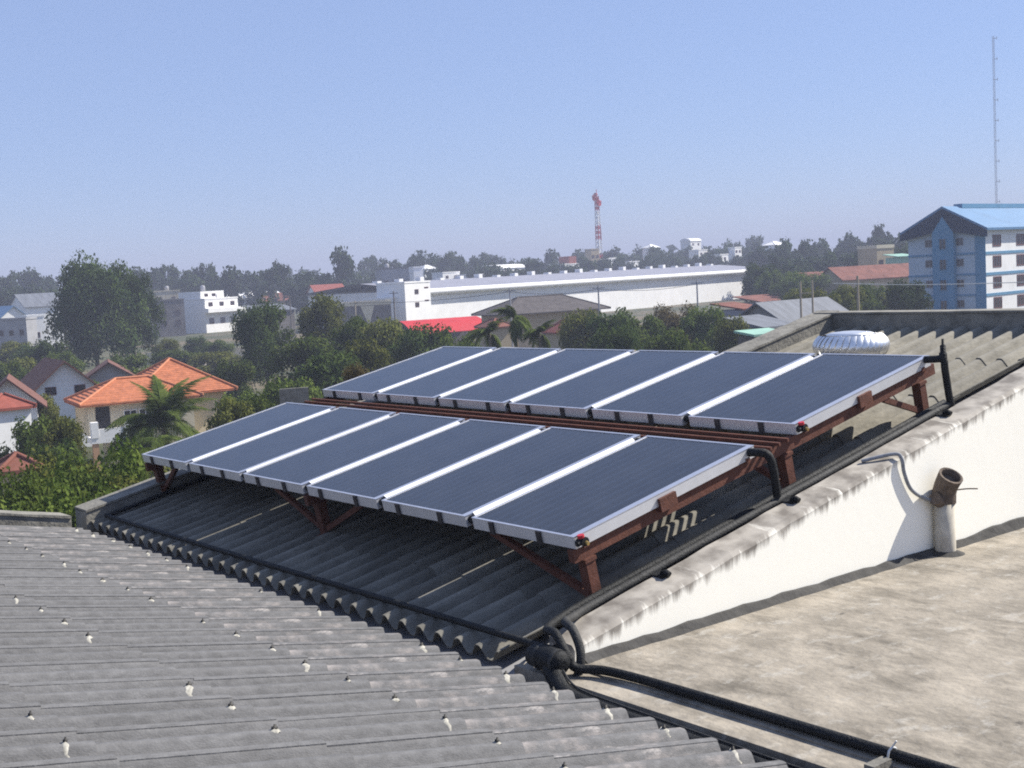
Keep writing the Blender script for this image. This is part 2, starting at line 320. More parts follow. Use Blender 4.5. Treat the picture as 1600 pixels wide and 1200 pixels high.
def parapet(name, label, a, b, ht, th, cap_m, body_m, rag=.01):
    """low wall from a to b (base points), ht high"""
    o = thing(name, label, 'wall', a); A = Vector((0, 0, 0)); B = Vector(b)-Vector(a)
    d = Vector((B.x, B.y, 0)).normalized(); s = Vector((-d.y, d.x, 0)); n = 14; vs = []; fs = []; r = random.Random(len(label))
    for i in range(n+1):
        p = A.lerp(B, i/n); e = r.uniform(-rag, rag)
        for q, zz in ((-th/2, -.12), (-th/2, ht+e), (th/2, ht+e+.01), (th/2, -.12)): vs.append(p+s*q+Vector((0, 0, zz)))
    for i in range(n):
        for k in range(3): fs.append((i*4+k, i*4+k+1, i*4+5+k, i*4+4+k))
    fs += [(0, 3, 2, 1), tuple(n*4+k for k in range(4))]
    m = MB(); m.add(vs, fs); m.build('wall_body', body_m, o)
    m = MB(); vs2 = []
    for i in range(n+1):
        p = A.lerp(B, i/n); e = r.uniform(-rag, rag)*.5
        for q, zz in ((-th/2-.015, ht+.006), (-th/2-.015, ht+.03+e), (th/2+.015, ht+.034+e), (th/2+.015, ht+.006)): vs2.append(p+s*q+Vector((0, 0, zz)))
    m.add(vs2, fs); m.build('coping', cap_m, o)
    return o
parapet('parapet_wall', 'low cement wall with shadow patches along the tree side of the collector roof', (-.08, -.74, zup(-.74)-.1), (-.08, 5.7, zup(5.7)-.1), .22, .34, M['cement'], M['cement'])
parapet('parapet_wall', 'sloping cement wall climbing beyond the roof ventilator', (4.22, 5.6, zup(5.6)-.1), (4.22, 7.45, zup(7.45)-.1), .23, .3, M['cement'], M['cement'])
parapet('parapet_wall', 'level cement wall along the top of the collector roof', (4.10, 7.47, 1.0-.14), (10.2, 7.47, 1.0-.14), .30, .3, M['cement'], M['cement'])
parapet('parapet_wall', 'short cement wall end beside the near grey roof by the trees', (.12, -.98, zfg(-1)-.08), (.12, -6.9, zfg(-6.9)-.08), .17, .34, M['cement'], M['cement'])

# ------------------------------------------------------------------ corrugated roofs, sheet by sheet
PITCH_C, AMP = .2338, .088
def corr(x):
    t = abs(x/PITCH_C-round(x/PITCH_C)); u = min(1, max(0, (t-.10)/.29)); return -AMP*(.6*u+.4*u*u*(3-2*u))
def sheet_mesh(name, length, m, lap=.1, wf=0.0):
    mb = MB(); n = 32; W = PITCH_C*2; x0 = -.03; vs = []; top = []; th = .009
    for j, yy in enumerate((0, length+lap)):
        lift = .011 if j == 0 else -.002
        for i in range(n+1):
            x = x0+(W+.03)*i/n; side = .005*(1-(x-x0)/(W+.03))
            vs.append((x, yy, corr(x)+lift+side)); 
    k = n+1
    vs += [(x, y, z-th) for x, y, z in vs]
    q = 2*k
    fs = [(i, i+1, k+i+1, k+i) for i in range(n)]+[(q+i, q+k+i, q+k+i+1, q+i+1) for i in range(n)]
    mb.add(vs, fs, 0, None, True)
    mb.add(vs, [(i, q+i, q+i+1, i+1) for i in range(n)]+[(0, k, q+k, q), (n, q+n, q+k+n, k+n)])
    return mb.mesh(name, m)
def splat(seed):
    """bolt through the ridge crest with a dab of sealant that has run down one flank"""
    r = random.Random(seed); mb = MB(); n = 7; lo = -r.uniform(.02, .07); hi = r.uniform(.010, .020); vs = []
    for i in range(n+1):
        x = hi+(lo-hi)*i/n; u = i/n; w = (.004+.012*math.sin(math.pi*min(1, .25+u*.70)))*r.uniform(.75, 1.25); dy = r.uniform(-.004, .004)+.012*u*r.uniform(-1, 1)
        z = corr(x)+.0035
        vs += [(x, -w+dy, z-.004), (x, dy, z+.010*(1-.6*u)), (x, w+dy, z-.004)]
    mb.add(vs, [(i*3+k, i*3+k+1, i*3+k+4, i*3+k+3) for i in range(n) for k in range(2)], 0, None, True)
    mb.lathe([(.0, .028), (.005, .028), (.006, .018), (.012, .016), (.012, .008)][::-1], 8, 1)
    return mb.mesh('bolt', [M['sealant'], M['bolt']])
SPL = [splat(i) for i in range(7)]
def roof(name, label, origin, tilt, rot_z, ncol, rows, m, skip=None, bolts=True, bolt_p=.9):
    rf = thing(name, label, 'roof', origin, (tilt, 0, rot_z)); rg = random.Random(len(label)); cache = {}
    for (s0, ln) in rows:
        if ln not in cache: cache[ln] = sheet_mesh('roof_sheet', ln, M['sheet_grey_eave'] if m is M['sheet_grey'] and s0 == 0 else m)
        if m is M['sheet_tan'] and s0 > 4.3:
            if (ln, 1) not in cache: cache[(ln, 1)] = sheet_mesh('roof_sheet', ln, M['sheet_tan_sunlit'])
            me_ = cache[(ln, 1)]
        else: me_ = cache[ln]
        for c in range(ncol):
            if skip and skip(c, s0): continue
            sh = place('roof_sheet', me_, rf, (c*PITCH_C*2, s0+rg.uniform(-.006, .006), rg.uniform(-.001, .001)), (rg.uniform(-.001, .001), rg.uniform(-.003, .003), rg.uniform(-.001, .001)))
            if bolts and rg.random() < bolt_p:
                bo = place('bolt', rg.choice(SPL), sh, (PITCH_C, .13+rg.uniform(-.02, .02), .011))
                bo.scale = (1, rg.uniform(.8, 1.5), 1)
    return rf
cs = math.cos(math.atan(SL))
def sl(y): return y/cs
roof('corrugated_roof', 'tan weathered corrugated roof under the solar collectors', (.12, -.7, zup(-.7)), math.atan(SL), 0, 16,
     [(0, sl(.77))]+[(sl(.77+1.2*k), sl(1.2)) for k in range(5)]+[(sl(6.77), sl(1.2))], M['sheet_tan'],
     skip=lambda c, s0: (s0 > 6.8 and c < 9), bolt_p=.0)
near = roof('corrugated_roof', 'grey corrugated roof with rows of white bolt patches in front of the collectors', (.38+PITCH_C*2*31, -.9, zfg(-.9)), math.atan(SL), math.pi, 31,
     [(0, sl(1.15))]+[(sl(1.15+.965*k), sl(.965)) for k in range(5)], M['sheet_grey'], bolt_p=.85)
# ridge behind the viewer
mb = MB(); mb.box(.38, 14.9, -7.2, -6.75, zfg(-7)-.05, zfg(-7)+.04); tag(mb.build('ridge_cap', M['cement']), 'grey cement ridge cap along the top of the near roof', 'ridge')

# ------------------------------------------------------------------ collector rack and collectors
TILT = math.atan2(.2063, .9785)
rack = thing('collector_rack', 'rust red steel rack carrying both rows of solar collectors', 'rack', (0, 0, 0), (TILT, 0, 0))
BX = (.06, 3.80, 7.575)
for x in BX:
    mb = MB(); mb.box(x-.03, x+.03, -.01, 4.62, -.205, -.105); mb.build('beam', M['rust'], rack)
def rail(s, z=-.13, x0=.0, x1=7.64, w=.045, h=.045):
    mb = MB(); mb.box(x0, x1, s-w/2, s+w/2, z-h/2+.03, z+h/2+.03); mb.build('rail', M['rust'], rack)
for s in (.10, .98, 1.90, 2.66, 3.52, 4.40): rail(s, -.125, 0, 7.64, .05, .035)
for s in (2.06, 2.17, 2.28, 2.39): rail(s, -.118, -.06, 7.66, .02, .028)
for x in BX:
    for s in (.12, 2.40, 4.38):
        mb = MB(); mb.box(x-.045, x+.045, s-.045, s+.045, -.545, -.205); mb.box(x-.055, x+.055, s-.055, s+.055, -.235, -.207); mb.box(x-.075, x+.075, s-.075, s+.075, -.553, -.537)
        mb.build('post', M['rust'], rack)
def brace(a, b): mb = MB(); mb.bar(a, b, .05, .05); mb.build('brace', M['rust'], rack)
brace((7.53, .12, -.50), (6.50, .12, -.15)); brace((3.76, .12, -.48), (3.0, .12, -.15)); brace((3.84, .12, -.48), (4.6, .12, -.15)); brace((.1, .12, -.48), (.62, .12, -.15))
brace((7.575, 4.34, -.48), (7.575, 3.82, -.20)); brace((.06, 4.34, -.48), (.06, 3.82, -.20)); brace((7.53, 2.4, -.48), (6.8, 2.4, -.15)); brace((3.8, 2.34, -.48), (3.8, 1.8, -.2))
for s in (.95, 3.48):
    mb = MB(); mb.box(7.59, 7.66, s-.09, s+.09, -.14, -.035); mb.build('side_clamp', M['rust'], rack)

CW, CLN, DEP = 1.203, 2.0, .092
def ring(mb, x0, x1, y0, y1, z0, z1, w, mi=0):
    mb.box(x0, x0+w, y0, y1, z0, z1, mi); mb.box(x1-w, x1, y0, y1, z0, z1, mi); mb.box(x0+w, x1-w, y0, y0+w, z0, z1, mi); mb.box(x0+w, x1-w, y1-w, y1, z0, z1, mi)
mb = MB(); ring(mb, .004, CW-.004, .004, CLN-.004, -DEP, -.004, .02)
mb.box(0, .014, 0, CLN, -.004, 0, 1); mb.box(CW-.058, CW, 0, CLN, -.004, 0, 1); mb.box(.014, CW-.058, 0, .022, -.004, 0, 1); mb.box(.014, CW-.058, CLN-.022, CLN, -.004, 0, 1)
mb.box(.004, CW-.004, .004, CLN-.004, -DEP-.003, -DEP)
ME_frame = mb.mesh('frame', [M['alu'], M['lip']])
def flash_mesh(w):
    mb = MB(); y0, y1 = .085, CLN-.10
    mb.add([(CW-.002, y0, .003), (CW+w, y0, -.030), (CW+w, y1, -.030), (CW-.002, y1, .003), (CW-.002, y0, .0), (CW+w, y0, -.034), (CW+w, y1, -.034), (CW-.002, y1, .0)],
           [(0, 1, 2, 3), (7, 6, 5, 4), (0, 4, 5, 1), (1, 5, 6, 2), (2, 6, 7, 3)]); return mb.mesh('gap_flashing', M['flashing'])
ME_fl, ME_fl2 = flash_mesh(.080), flash_mesh(.028)
ME_fl3 = flash_mesh(.012)
mb = MB(); mb.box(.024, CW-.024, .026, CLN-.026, -.05, -.046); ME_back = mb.mesh('back_plate', M['clip'])
mb = MB(); mb.add([(.012, .012, -.007), (CW-.012, .012, -.007), (CW-.012, CLN-.012, -.007), (.012, CLN-.012, -.007)], [(0, 1, 2, 3)]); ME_glass = mb.mesh('glass', M['glass'])
FN = 10; FWD = (CW-.082)/FN
mb = MB(); vs = []; fs = []
prof = [(.007, -.006), (.012, .0), (FWD*.40, .0), (FWD*.5, .007), (FWD*.60, .0), (FWD-.012, .0), (FWD-.007, -.006)]
for y in (.026, CLN-.026): vs += [(x, y, z) for x, z in prof]
mb.add(vs, [(i, i+1, 7+i+1, 7+i) for i in (0, 1, 4, 5)]); mb.add(vs, [(i, i+1, 7+i+1, 7+i) for i in (2, 3)], 1); ME_fin = mb.mesh('absorber_fin', [M['absorber'], M['absorber_weld']])
mb = MB(); mb.box(-.026, .026, -.012, .06, -DEP-.012, -DEP+.001); mb.box(-.026, .026, -.012, .0, -DEP+.001, -.004); ME_clip = mb.mesh('clip', M['clip'])
mb = MB(); mb.tube([(-.015, 0, 0), (.0, 0, 0), (.0, 0, 0.0001), (.085, 0, 0), (.10, 0, 0)], [.024, .024, .032, .032, .024], 10); ME_stub = mb.mesh('header_joint', M['black'])
def collector(label, x, s, last, gap=0):
    p = Vector((x, s*math.cos(TILT), s*math.sin(TILT)))
    c = thing('solar_collector', label, 'solar panel', p, (TILT, 0, 0), 'solar collectors on the rack')
    place('frame', ME_frame, c); place('glass', ME_glass, c); place('back_plate', ME_back, c)
    if not last: place('gap_flashing', (ME_fl, ME_fl2, ME_fl3)[gap], c)
    for k in range(FN): place('absorber_fin', ME_fin, c, (.024+k*FWD, 0, -.03))
    for xx in (.3, .86): place('clip', ME_clip, c, (xx+random.uniform(-.06, .06), 0, 0))
    if not last:
        for yy in (.055, CLN-.055): place('header_joint', ME_stub, c, (CW-.006, yy, -.045))
    return c
ordn = ['at the tree end', 'second from the tree end', 'third from the tree end', 'third from the white wall', 'second from the white wall', 'at the end beside the white wall']
for row, s in (('lower', 0.0), ('upper', 2.53)):
    for k in range(6):
        collector('glazed dark solar collector in the %s row, %s' % (row, ordn[k]), k*1.287, s, k == 5, {1: 2, 4: 1}.get(k, 0) if row == 'lower' else 0)

# drain valve at the low corner, header end caps
def rk(x, s, n): return (x, s*math.cos(TILT)-n*math.sin(TILT), s*math.sin(TILT)+n*math.cos(TILT))
for s, lab in ((.05, 'black drain valve with red knob at the low corner of the lower collector row'), (2.58, 'black drain valve with red knob at the low corner of the upper collector row')):
    v = thing('drain_valve', lab, 'valve', rk(7.64, s, -.045), (TILT, 0, 0))
    mb = MB(); mb.tube([(0, 0, 0), (.06, 0, 0)], .034, 12); mb.tube([(.03, -.06, -.0), (.03, -.02, 0)], .022, 10); mb.build('valve_body', M['black'], v)
    mb = MB(); mb.tube([(.03, -.01, .03), (.03, -.01, .052)], .026, 10); mb.build('knob', M['red_knob'], v)
    mb = MB(); mb.tube([(.06, 0, -.005), (.085, 0, -.012)], .014, 8); mb.build('spout', M['brass'], v)

# ------------------------------------------------------------------ pipes
def pipe(name, label, pts, r, m, cat='pipe', k=6, n=12):
    P = smooth_path(pts, k) if k else [Vector(p) for p in pts]; o0 = Vector(P[0]); mb = MB()
    mb.tube([p-o0 for p in P], r, n); o = mb.build(name, m); o.location = o0; return tag(o, label, cat)
def zr(y, e): return zup(y)+e
pipe('water_pipe', 'thin black pipe resting along the eave of the collector roof', [(.2, 3.4, zr(3.4, .03)), (.2, 1, zr(1, .03)), (.21, -.3, zr(-.3, .03)), (.25, -.53, zr(-.53, .035)), (.5, -.56, -.615), (3, -.555, -.62), (6, -.56, -.612), (7.9, -.58, -.60), (8.12, -.62, -.56)], .024, M['black'])
pipe('water_pipe', 'black lagged pipe up the sloping wall top, nearer the collectors, looping down at the valley', [(7.70, 4.55, zr(4.55, .06)), (7.69, 3, zr(3, .055)), (7.68, 1.2, zr(1.2, .05)), (7.68, .1, zr(.1, .055)), (7.74, -.25, zr(-.25, .075)), (7.92, -.52, -.50), (8.10, -.60, -.475), (8.24, -.63, -.58), (8.29, -.60, -.665), (8.5, -.49, -.672), (9.2, -.45, -.675), (11, -.44, -.675), (13.5, -.44, -.675)], .030, M['black'])
pipe('water_pipe', 'dusty black lagged pipe along the sloping wall top, on its outer side', [(7.80, 4.50, zr(4.5, .075)), (7.80, 3, zr(3, .07)), (7.79, 1.2, zr(1.2, .07)), (7.80, .05, zr(.05, .075)), (7.88, -.25, zr(-.2, .10)), (8.02, -.44, -.45), (8.16, -.50, -.46), (8.26, -.53, -.58), (8.27, -.57, -.72), (8.25, -.66, -.80)], .030, M['black_dusty'])
dp = [Vector(p) for p in ((7.93, -.665, -.635), (7.95, -.665, -.634), (8.05, -.68, -.622), (8.15, -.69, -.615), (8.235, -.70, -.617), (8.275, -.705, -.622), (8.287, -.706, -.624))]
mb = MB(); mb.tube([p-dp[0] for p in dp], [.03, .072, .080, .083, .082, .068, .03], 18)
for c in (2, 4): mb.tube([dp[c]-dp[0]-Vector((.014, 0, 0)), dp[c]-dp[0]+Vector((.014, 0, 0))], .084, 18, 1)
o = mb.build('pipe_muff', [M['black'], M['black_dusty']]); o.location = dp[0]
tag(o, 'fat black wrapped muff where the roof pipes drop into the valley', 'pipe muff')
pipe('drain_pipe', 'black wrapped pipe lying in the valley below the terrace edge', [(8.18, -.72, -.66), (8.28, -.755, -.71), (8.45, -.80, -.775), (8.8, -.815, -.79), (9.6, -.81, -.80), (11, -.81, -.80), (14, -.81, -.80)], .062, M['black'])
pipe('cable', 'thin grey cable running along the valley pipe', [(8.30, -.72, -.65), (8.5, -.765, -.715), (9.0, -.775, -.728), (9.8, -.79, -.733), (11, -.80, -.735), (14, -.80, -.735)], .007, M['black_dusty'], 'cable')
pipe('riser_pipe', 'black lagged riser from the lower collectors down to the wall top', [(7.63, 1.90, .36), (7.70, 1.905, .365), (7.77, 1.94, .355), (7.80, 1.97, .29), (7.80, 2.01, .12), (7.795, 2.03, .0)], .034, M['black'])
pipe('riser_pipe', 'tall black lagged riser from the upper collectors down to the wall top', [(7.63, 4.36, .90), (7.72, 4.37, .905), (7.80, 4.39, .90), (7.805, 4.41, .8), (7.81, 4.46, .55), (7.81, 4.5, .46)], .034, M['black'])
av = thing('air_vent', 'black air valve on top of the tall riser', 'valve', (7.80, 4.39, .90)); mb = MB(); mb.lathe([(.036, .0), (.036, .06), (.026, .07), (.026, .13), (.012, .14), (.012, .19), (0, .19)], 12); mb.build('valve_body', M['black'], av)
for i, (y, e, lab) in enumerate(((.62, .05, 'black pipe saddle on the wall top below the lower collectors'), (2.10, .05, 'black pipe saddle on the wall top at the foot of the short riser'), (4.25, .06, 'black pipe saddle on the wall top at the foot of the tall riser'))):
    b_ = thing('pipe_saddle', lab, 'bracket', (7.83, y, zup(y)+.035), (math.atan(SL), 0, 0), 'pipe saddles on the wall')
    mb = MB(); mb.box(-.18, .10, -.045, .045, -.01, .03); mb.build('base', M['black'], b_)
    mb = MB(); mb.tube([(.06, 0, .03), (.10, 0, .045), (.13, .0, .03)], .025, 8); mb.build('strap', M['black'], b_)
# wire tie on the terrace pipe
t_ = thing('wire_tie', 'pale wire loop tied round the terrace pipe over a short stub', 'tie', (10.55, -.45, -.675))
mb = MB(); mb.tube([(0, .04*math.cos(a/8*math.pi*2), .04*math.sin(a/8*math.pi*2)) for a in range(9)], .006, 6); mb.tube([(0, .0, .04), (.02, .01, .075)], .005, 6); mb.build('loop', M['wire'], t_)
mb = MB(); mb.box(-.03, .03, -.20, -.05, -.045, -.0); mb.build('stub', M['cement'], t_)

# vent pipe with its elbow, in front of the white wall
vp = thing('vent_pipe', 'off white vent pipe with rusty open elbow in front of the white wall', 'pipe', (8.195, 3.74, -.71))
mb = MB(); mb.lathe([(.088, 0), (.088, .52), (.0, .52)], 20); mb.build('pipe_shaft', M['dirtpipe'], vp)
mb = MB(); mb.lathe([(.16, -.0), (.13, .012), (.09, .03)], 20); mb.build('collar', M['cement_dark'], vp)
el = MB(); d = Vector((.55, -.12, .83)).normalized(); P0 = Vector((0, 0, .46)); P = [Vector((-.0, 0, .44)), Vector((0, 0, .53)), Vector((.02, -.005, .585)), Vector((.045, -.01, .63)), Vector((.045, -.01, .63))+d*.07]
el.tube(P, [.098, .1, .098, .1, .105], 18, caps=False)
Q = P[-1]; el.tube([Q, Q-d*.001, Q-d*.06], [.105, .085, .08], 18, caps=False); el.tube([Q-d*.058, Q-d*.062], .081, 18)
el.build('elbow', M['brownpipe'], vp)
mb = MB(); mb.tube([(.0, 0, .42), (-.0, -.07, .47), (.0, -.14, .50)], [.06, .058, .055], 12); mb.build('branch', M['brownpipe'], vp)
pipe('twig', 'thin dry twig sticking out of the rusty vent elbow', [(8.255, 3.76, -.16), (8.33, 3.86, -.152), (8.39, 3.94, -.157)], .006, M['brownpipe'], 'twig', 3, 6)
pipe('cable', 'pair of grey cables hanging from the wall top to the vent elbow', [(7.90, 3.0, zup(3.0)+.065), (8.08, 3.2, .215), (8.125, 3.24, .17), (8.125, 3.27, .05), (8.125, 3.36, -.10), (8.14, 3.52, -.20), (8.16, 3.66, -.24)], .016, M['hose'], 'cable')

# turbine ventilator
tv = thing('roof_ventilator', 'shiny spun metal turbine ventilator on the tan roof', 'ventilator', (5.58, 6.05, zup(6.05)-.02)); tv.scale = (.88, .88, 1)
mb = MB(); mb.lathe([(.34, -.15), (.34, .02), (.30, .03), (.30, .06)], 28); mb.build('base', M['turbine'], tv)
mb = MB(); mb.lathe([(.30, .268), (.31, .283), (.24, .303), (.12, .314), (0, .318)], 36); mb.build('cap', M['turbine'], tv)
VN = 34; mb = MB(); vs = []
for j in range(9):
    u = j/8; zz = .045+.232*u; rr_ = .33+.14*math.sin(math.pi*(.16+.74*u))**.8; tw = .16*u
    vs += [(rr_-.022, tw, zz), (rr_+.012, tw+.11, zz), (rr_, tw+.205, zz)]
vs = [(r_*math.cos(a), r_*math.sin(a), z_) for r_, a, z_ in vs]
mb.add(vs, [(3*j+q, 3*j+q+1, 3*j+q+4, 3*j+q+3) for j in range(8) for q in range(2)], 0, None, True); ME_v = mb.mesh('vane', M['turbine'])
for k in range(VN): place('vane', ME_v, tv, (0, 0, 0), (0, 0, 2*math.pi*k/VN))

# ------------------------------------------------------------------ vegetation
def crown_mesh(name, seed, nleaf, leaf, lobes, m, spread=1.0, flat=1.0, gap=.0, droop=.0):
    """unit crown: radius ~.5, height 0..1; thousands of leaf-clump faces on uneven lobes"""
    r = random.Random(seed); L_ = []
    for i in range(lobes):
        a = r.uniform(0, 6.28); q = r.uniform(.05, .36)*spread; zz = r.uniform(.22, .82)
        q *= (1.25-abs(zz-.45)*1.1); L_.append((Vector((q*math.cos(a), q*math.sin(a), zz)), r.uniform(.10, .21)))
    tot = sum(s*s for _, s in L_); vs = []; fs = []
    for c, s in L_:
        for _ in range(int(nleaf*s*s/tot)):
            d = Vector((r.gauss(0, 1), r.gauss(0, 1), r.gauss(0, 1)*.9+.15)).normalized()
            p = c+d*s*(r.random()**.45)*r.uniform(.85, 1.15); p.z = (p.z-.5)*flat+.5
            nrm = (d+Vector((r.gauss(0, .55), r.gauss(0, .55), r.gauss(0, .55)-droop))).normalized(); t1 = nrm.orthogonal().normalized(); t1.rotate(Matrix.Rotation(r.uniform(0, 6.28), 3, nrm)); t2 = nrm.cross(t1)
            k = leaf*r.uniform(.6, 1.4); o = len(vs)
            vs += [p-t1*k*.5, p+t2*k*.32, p+t1*k*.55-nrm*k*.12, p-t2*k*.3]; fs.append((o, o+1, o+2, o+3))
    mb = MB(); mb.add(vs, fs); return mb.mesh(name, m)
def trunk_mesh(name, seed, m):
    r = random.Random(seed); mb = MB()
    mb.tube([(0, 0, -.02), (.01, .0, .2), (-.01, .02, .45), (.0, .0, .75)], [.04, .03, .022, .008], 8)
    for k in range(5):
        a = k*1.3+r.random(); z0 = .22+.08*k; mb.tube([(0, 0, z0), (.12*math.cos(a), .12*math.sin(a), z0+.14), (.26*math.cos(a), .26*math.sin(a), z0+.27)], [.016, .011, .004], 6)
    return mb.mesh(name, m)
TR = [trunk_mesh('trunk', i, M['bark']) for i in range(3)]
CR = {}
def cr(kind, i):
    key = (kind, i)
    if key not in CR:
        if kind == 'big': CR[key] = crown_mesh('crown', 10+i, 24000, .031, 46, [M['leaf_dark'], M['leaf'], M['leaf_olive']][i % 3], 1.05)
        if kind == 'mid': CR[key] = crown_mesh('crown', 20+i, 9000, .045, 26, [M['leaf'], M['leaf_olive'], M['leaf_dark'], M['leaf']][i % 4], 1.05)
        if kind == 'near': CR[key] = crown_mesh('crown', 30+i, 16000, .036, 30, [M['leaf'], M['leaf_olive'], M['leaf']][i % 3], 1.05)
        if kind == 'far': CR[key] = crown_mesh('crown', 40+i, 1500, .085, 18, M['leaf_far'], 1.1)
        if kind == 'dry': CR[key] = crown_mesh('crown', 50+i, 7000, .04, 26, M['leaf_dry'], 1.05)
    return CR[key]
def tree(name, label, b, d, h, w, kind, i=0, trunk=.22, group=None, z=GZ, seed=None):
    """h metres tall, w metres wide"""
    r = random.Random((int(b)*31+int(d*7)) if seed is None else seed)
    o = thing(name, label, 'tree' if name != 'shrub' else 'shrub', site(b, d, z), (0, 0, r.uniform(0, 6.28)), group)
    place('trunk', TR[i % 3], o, (0, 0, 0), (0, 0, 0), (w*.8, w*.8, h))
    ch = min(h*(1-trunk)*1.02, w*(1.75 if kind == 'big' else 1.45)); place('crown', cr(kind, i), o, (0, 0, h*1.02-ch), (0, 0, 0), (w, w*r.uniform(.85, 1.1), ch))
    return o
def tree_e(name, label, b, e, d, w, kind, i=0, trunk=.22, group=None): return tree(name, label, b, d, rise(b, e, d), w, kind, i, trunk, group)

# named trees
tree_e('leafy_tree', 'tall dark tree rising above the skyline behind the brown roofed houses', 145, 398, 190, 12.5, 'big', 0, .06)
tree_e('leafy_tree', 'dark rounded tree standing against the tall skyline tree', 205, 418, 196, 8.5, 'big', 0, .08)
tree_e('leafy_tree', 'dark bushy tree beside the field, nearest the pale concrete villa', 408, 468, 142, 7.6, 'big', 0, .1)
tree_e('leafy_tree', 'bright green topped tree in front of the tan flat building', 500, 462, 150, 6.5, 'mid', 1, .1)
tree_e('leafy_tree', 'spreading dark tree on the far skyline, tallest of the wood', 535, 386, 430, 15, 'far', 0, .1)
for i, (b, e, d, w, lab) in enumerate(((545, 492, 128, 7, 'green tree behind the tree end of the upper collectors'), (600, 500, 122, 7.5, 'bushy green tree below the tan flat building'),
        (655, 505, 116, 7.5, 'green tree in front of the red awning end'), (705, 515, 112, 6, 'low green tree beneath the red awning'), (462, 520, 120, 7, 'shaded green tree behind the empty field edge'),
        (580, 520, 100, 6, 'dark green low tree just past the upper collector row'), (500, 540, 95, 6.5, 'dark low tree just beyond the far roof corner'))):
    tree_e('leafy_tree', lab, b, e, d, w, 'mid', i, .1)
for i, (b, e, d, w, lab) in enumerate(((905, 486, 126, 5.5, 'green tree hiding the foot of the long white warehouse'), (950, 482, 122, 6, 'olive tree behind the middle of the upper collectors'), (1000, 484, 126, 6, 'wide olive tree before the white warehouse wall'),
        (1095, 475, 128, 5.5, 'olive tree with bare twigs by the grey shed'), (1140, 496, 118, 5, 'low olive tree touching the grey shed'), (960, 505, 104, 5.5, 'dark low bush tree against the collector top edge'), (1045, 505, 106, 5.5, 'low leafy tree in front of the dry brown tree'))):
    tree_e('leafy_tree', lab, b, e, d, w, 'mid', (i+1) % 4, .1)
tree_e('leafy_tree', 'dry brown tree reaching up the warehouse wall', 1050, 462, 132, 5.5, 'dry', 0, .12)
tree_e('leafy_tree', 'reddish dry bush against the far corner of the upper collectors', 545, 572, 52, 1.6, 'dry', 1, .1)
# garden by the houses
for i, (b, e, d, w, lab) in enumerate(((150, 700, 36, 3.8, 'lush dense tree rising beside the tree end of our roof'), (95, 712, 38, 3.6, 'lush tree among the garden tops below the balcony house'), (50, 735, 34, 3.2, 'leafy treetop over the low red roof'),
        (10, 745, 36, 3.4, 'leafy treetop at the corner of the view by the low red roof'), (190, 740, 33, 2.4, 'small lush tree next to the roof end post'), (120, 760, 28, 3.0, 'nearest dark green treetop past the low cement wall'), (30, 775, 28, 3.2, 'nearest bushy treetop over the short cement wall'))):
    tree_e('garden_tree', lab, b, e, d, w, 'near', i % 3, .25)
for i, (b, e, d, w, lab) in enumerate(((30, 648, 72, 4, 'shady garden tree between the white house and the balcony'), (80, 655, 66, 3.2, 'dark garden tree by the balcony columns'), (65, 690, 60, 3.2, 'yellow green garden bush below the white house'), (362, 605, 84, 4, 'green garden tree at the end of the orange roof'),
        (400, 612, 70, 3.6, 'garden tree behind the edge of the lower collectors'), (345, 625, 66, 3, 'garden bush screening the orange house wall'), (205, 655, 80, 3.4, 'garden tree hiding the orange house wall'), (125, 590, 118, 5, 'green tree between the two brown roofs'), (205, 570, 130, 6, 'yellowish tree behind the orange roof'),
        (30, 560, 150, 7, 'olive tree behind the brown roofed house'), (70, 530, 170, 8, 'olive tree at the foot of the tall skyline tree'), (5, 560, 140, 6, 'dry olive tree below the grey block'), (360, 560, 125, 5, 'dark tree at the edge of the field'), (255, 530, 205, 6, 'dark shrub tree by the field wall'), (300, 525, 215, 5, 'dark shrub tree before the pale villa'), (335, 528, 212, 5, 'second dark shrub tree before the pale villa'),
        (445, 585, 86, 5, 'dark tree at the garden wall behind the lower collectors'), (14, 534, 205, 7, 'olive tree against the grey shaded block'), (48, 538, 198, 7, 'green tree beneath the white square house'), (88, 545, 165, 7, 'green tree in front of the tall dark tree'), (190, 552, 160, 8, 'green tree at the field edge under the tall dark tree'), (58, 618, 96, 3.0, 'green tree between the white gabled houses'), (112, 603, 110, 3.2, 'slim green tree beside the lit brown roofed gable'), (145, 600, 104, 3.0, 'green tree rising behind the orange roof corner'), (270, 545, 180, 9, 'low dark scrub along the field road'), (330, 550, 176, 9, 'low dark scrub by the field road end'))):
    tree_e('garden_tree', lab, b, e, d, w, ('mid', 'mid', 'mid')[i % 3], i % 4, .08)
# the far wood: single trees along the horizon
rg = random.Random(11)
ORD = 'first second third fourth fifth sixth seventh eighth ninth tenth eleventh twelfth thirteenth fourteenth fifteenth sixteenth seventeenth eighteenth nineteenth twentieth'.split()
def wood(b0, b1, step, d0, d1, etop, jit, w, lab, grp, kind='far', i0=0, tr=.12, frm=None):
    b = b0; k = 0
    while b < b1:
        d = rg.uniform(d0, d1); base = etop(b) if callable(etop) else etop
        e = base+rg.uniform(-jit, jit)
        lb = lab+', '+ORD[k]+' '+frm if frm and k < len(ORD) else lab; k += 1
        tree('wood_tree', lb, b, d, max(4, rise(b, e, d)), w*rg.uniform(.75, 1.3), kind, i0+rg.randrange(5), tr, grp)
        b += step*rg.uniform(.7, 1.3)
def lin(b0, e0, b1, e1): return lambda b: e0+(e1-e0)*(b-b0)/(b1-b0)
wood(5, 520, 24, 400, 470, lin(0, 428, 520, 414), 10, 12, 'hazy dark tree in the wood along the horizon behind the villas', 'far wood behind the villas')
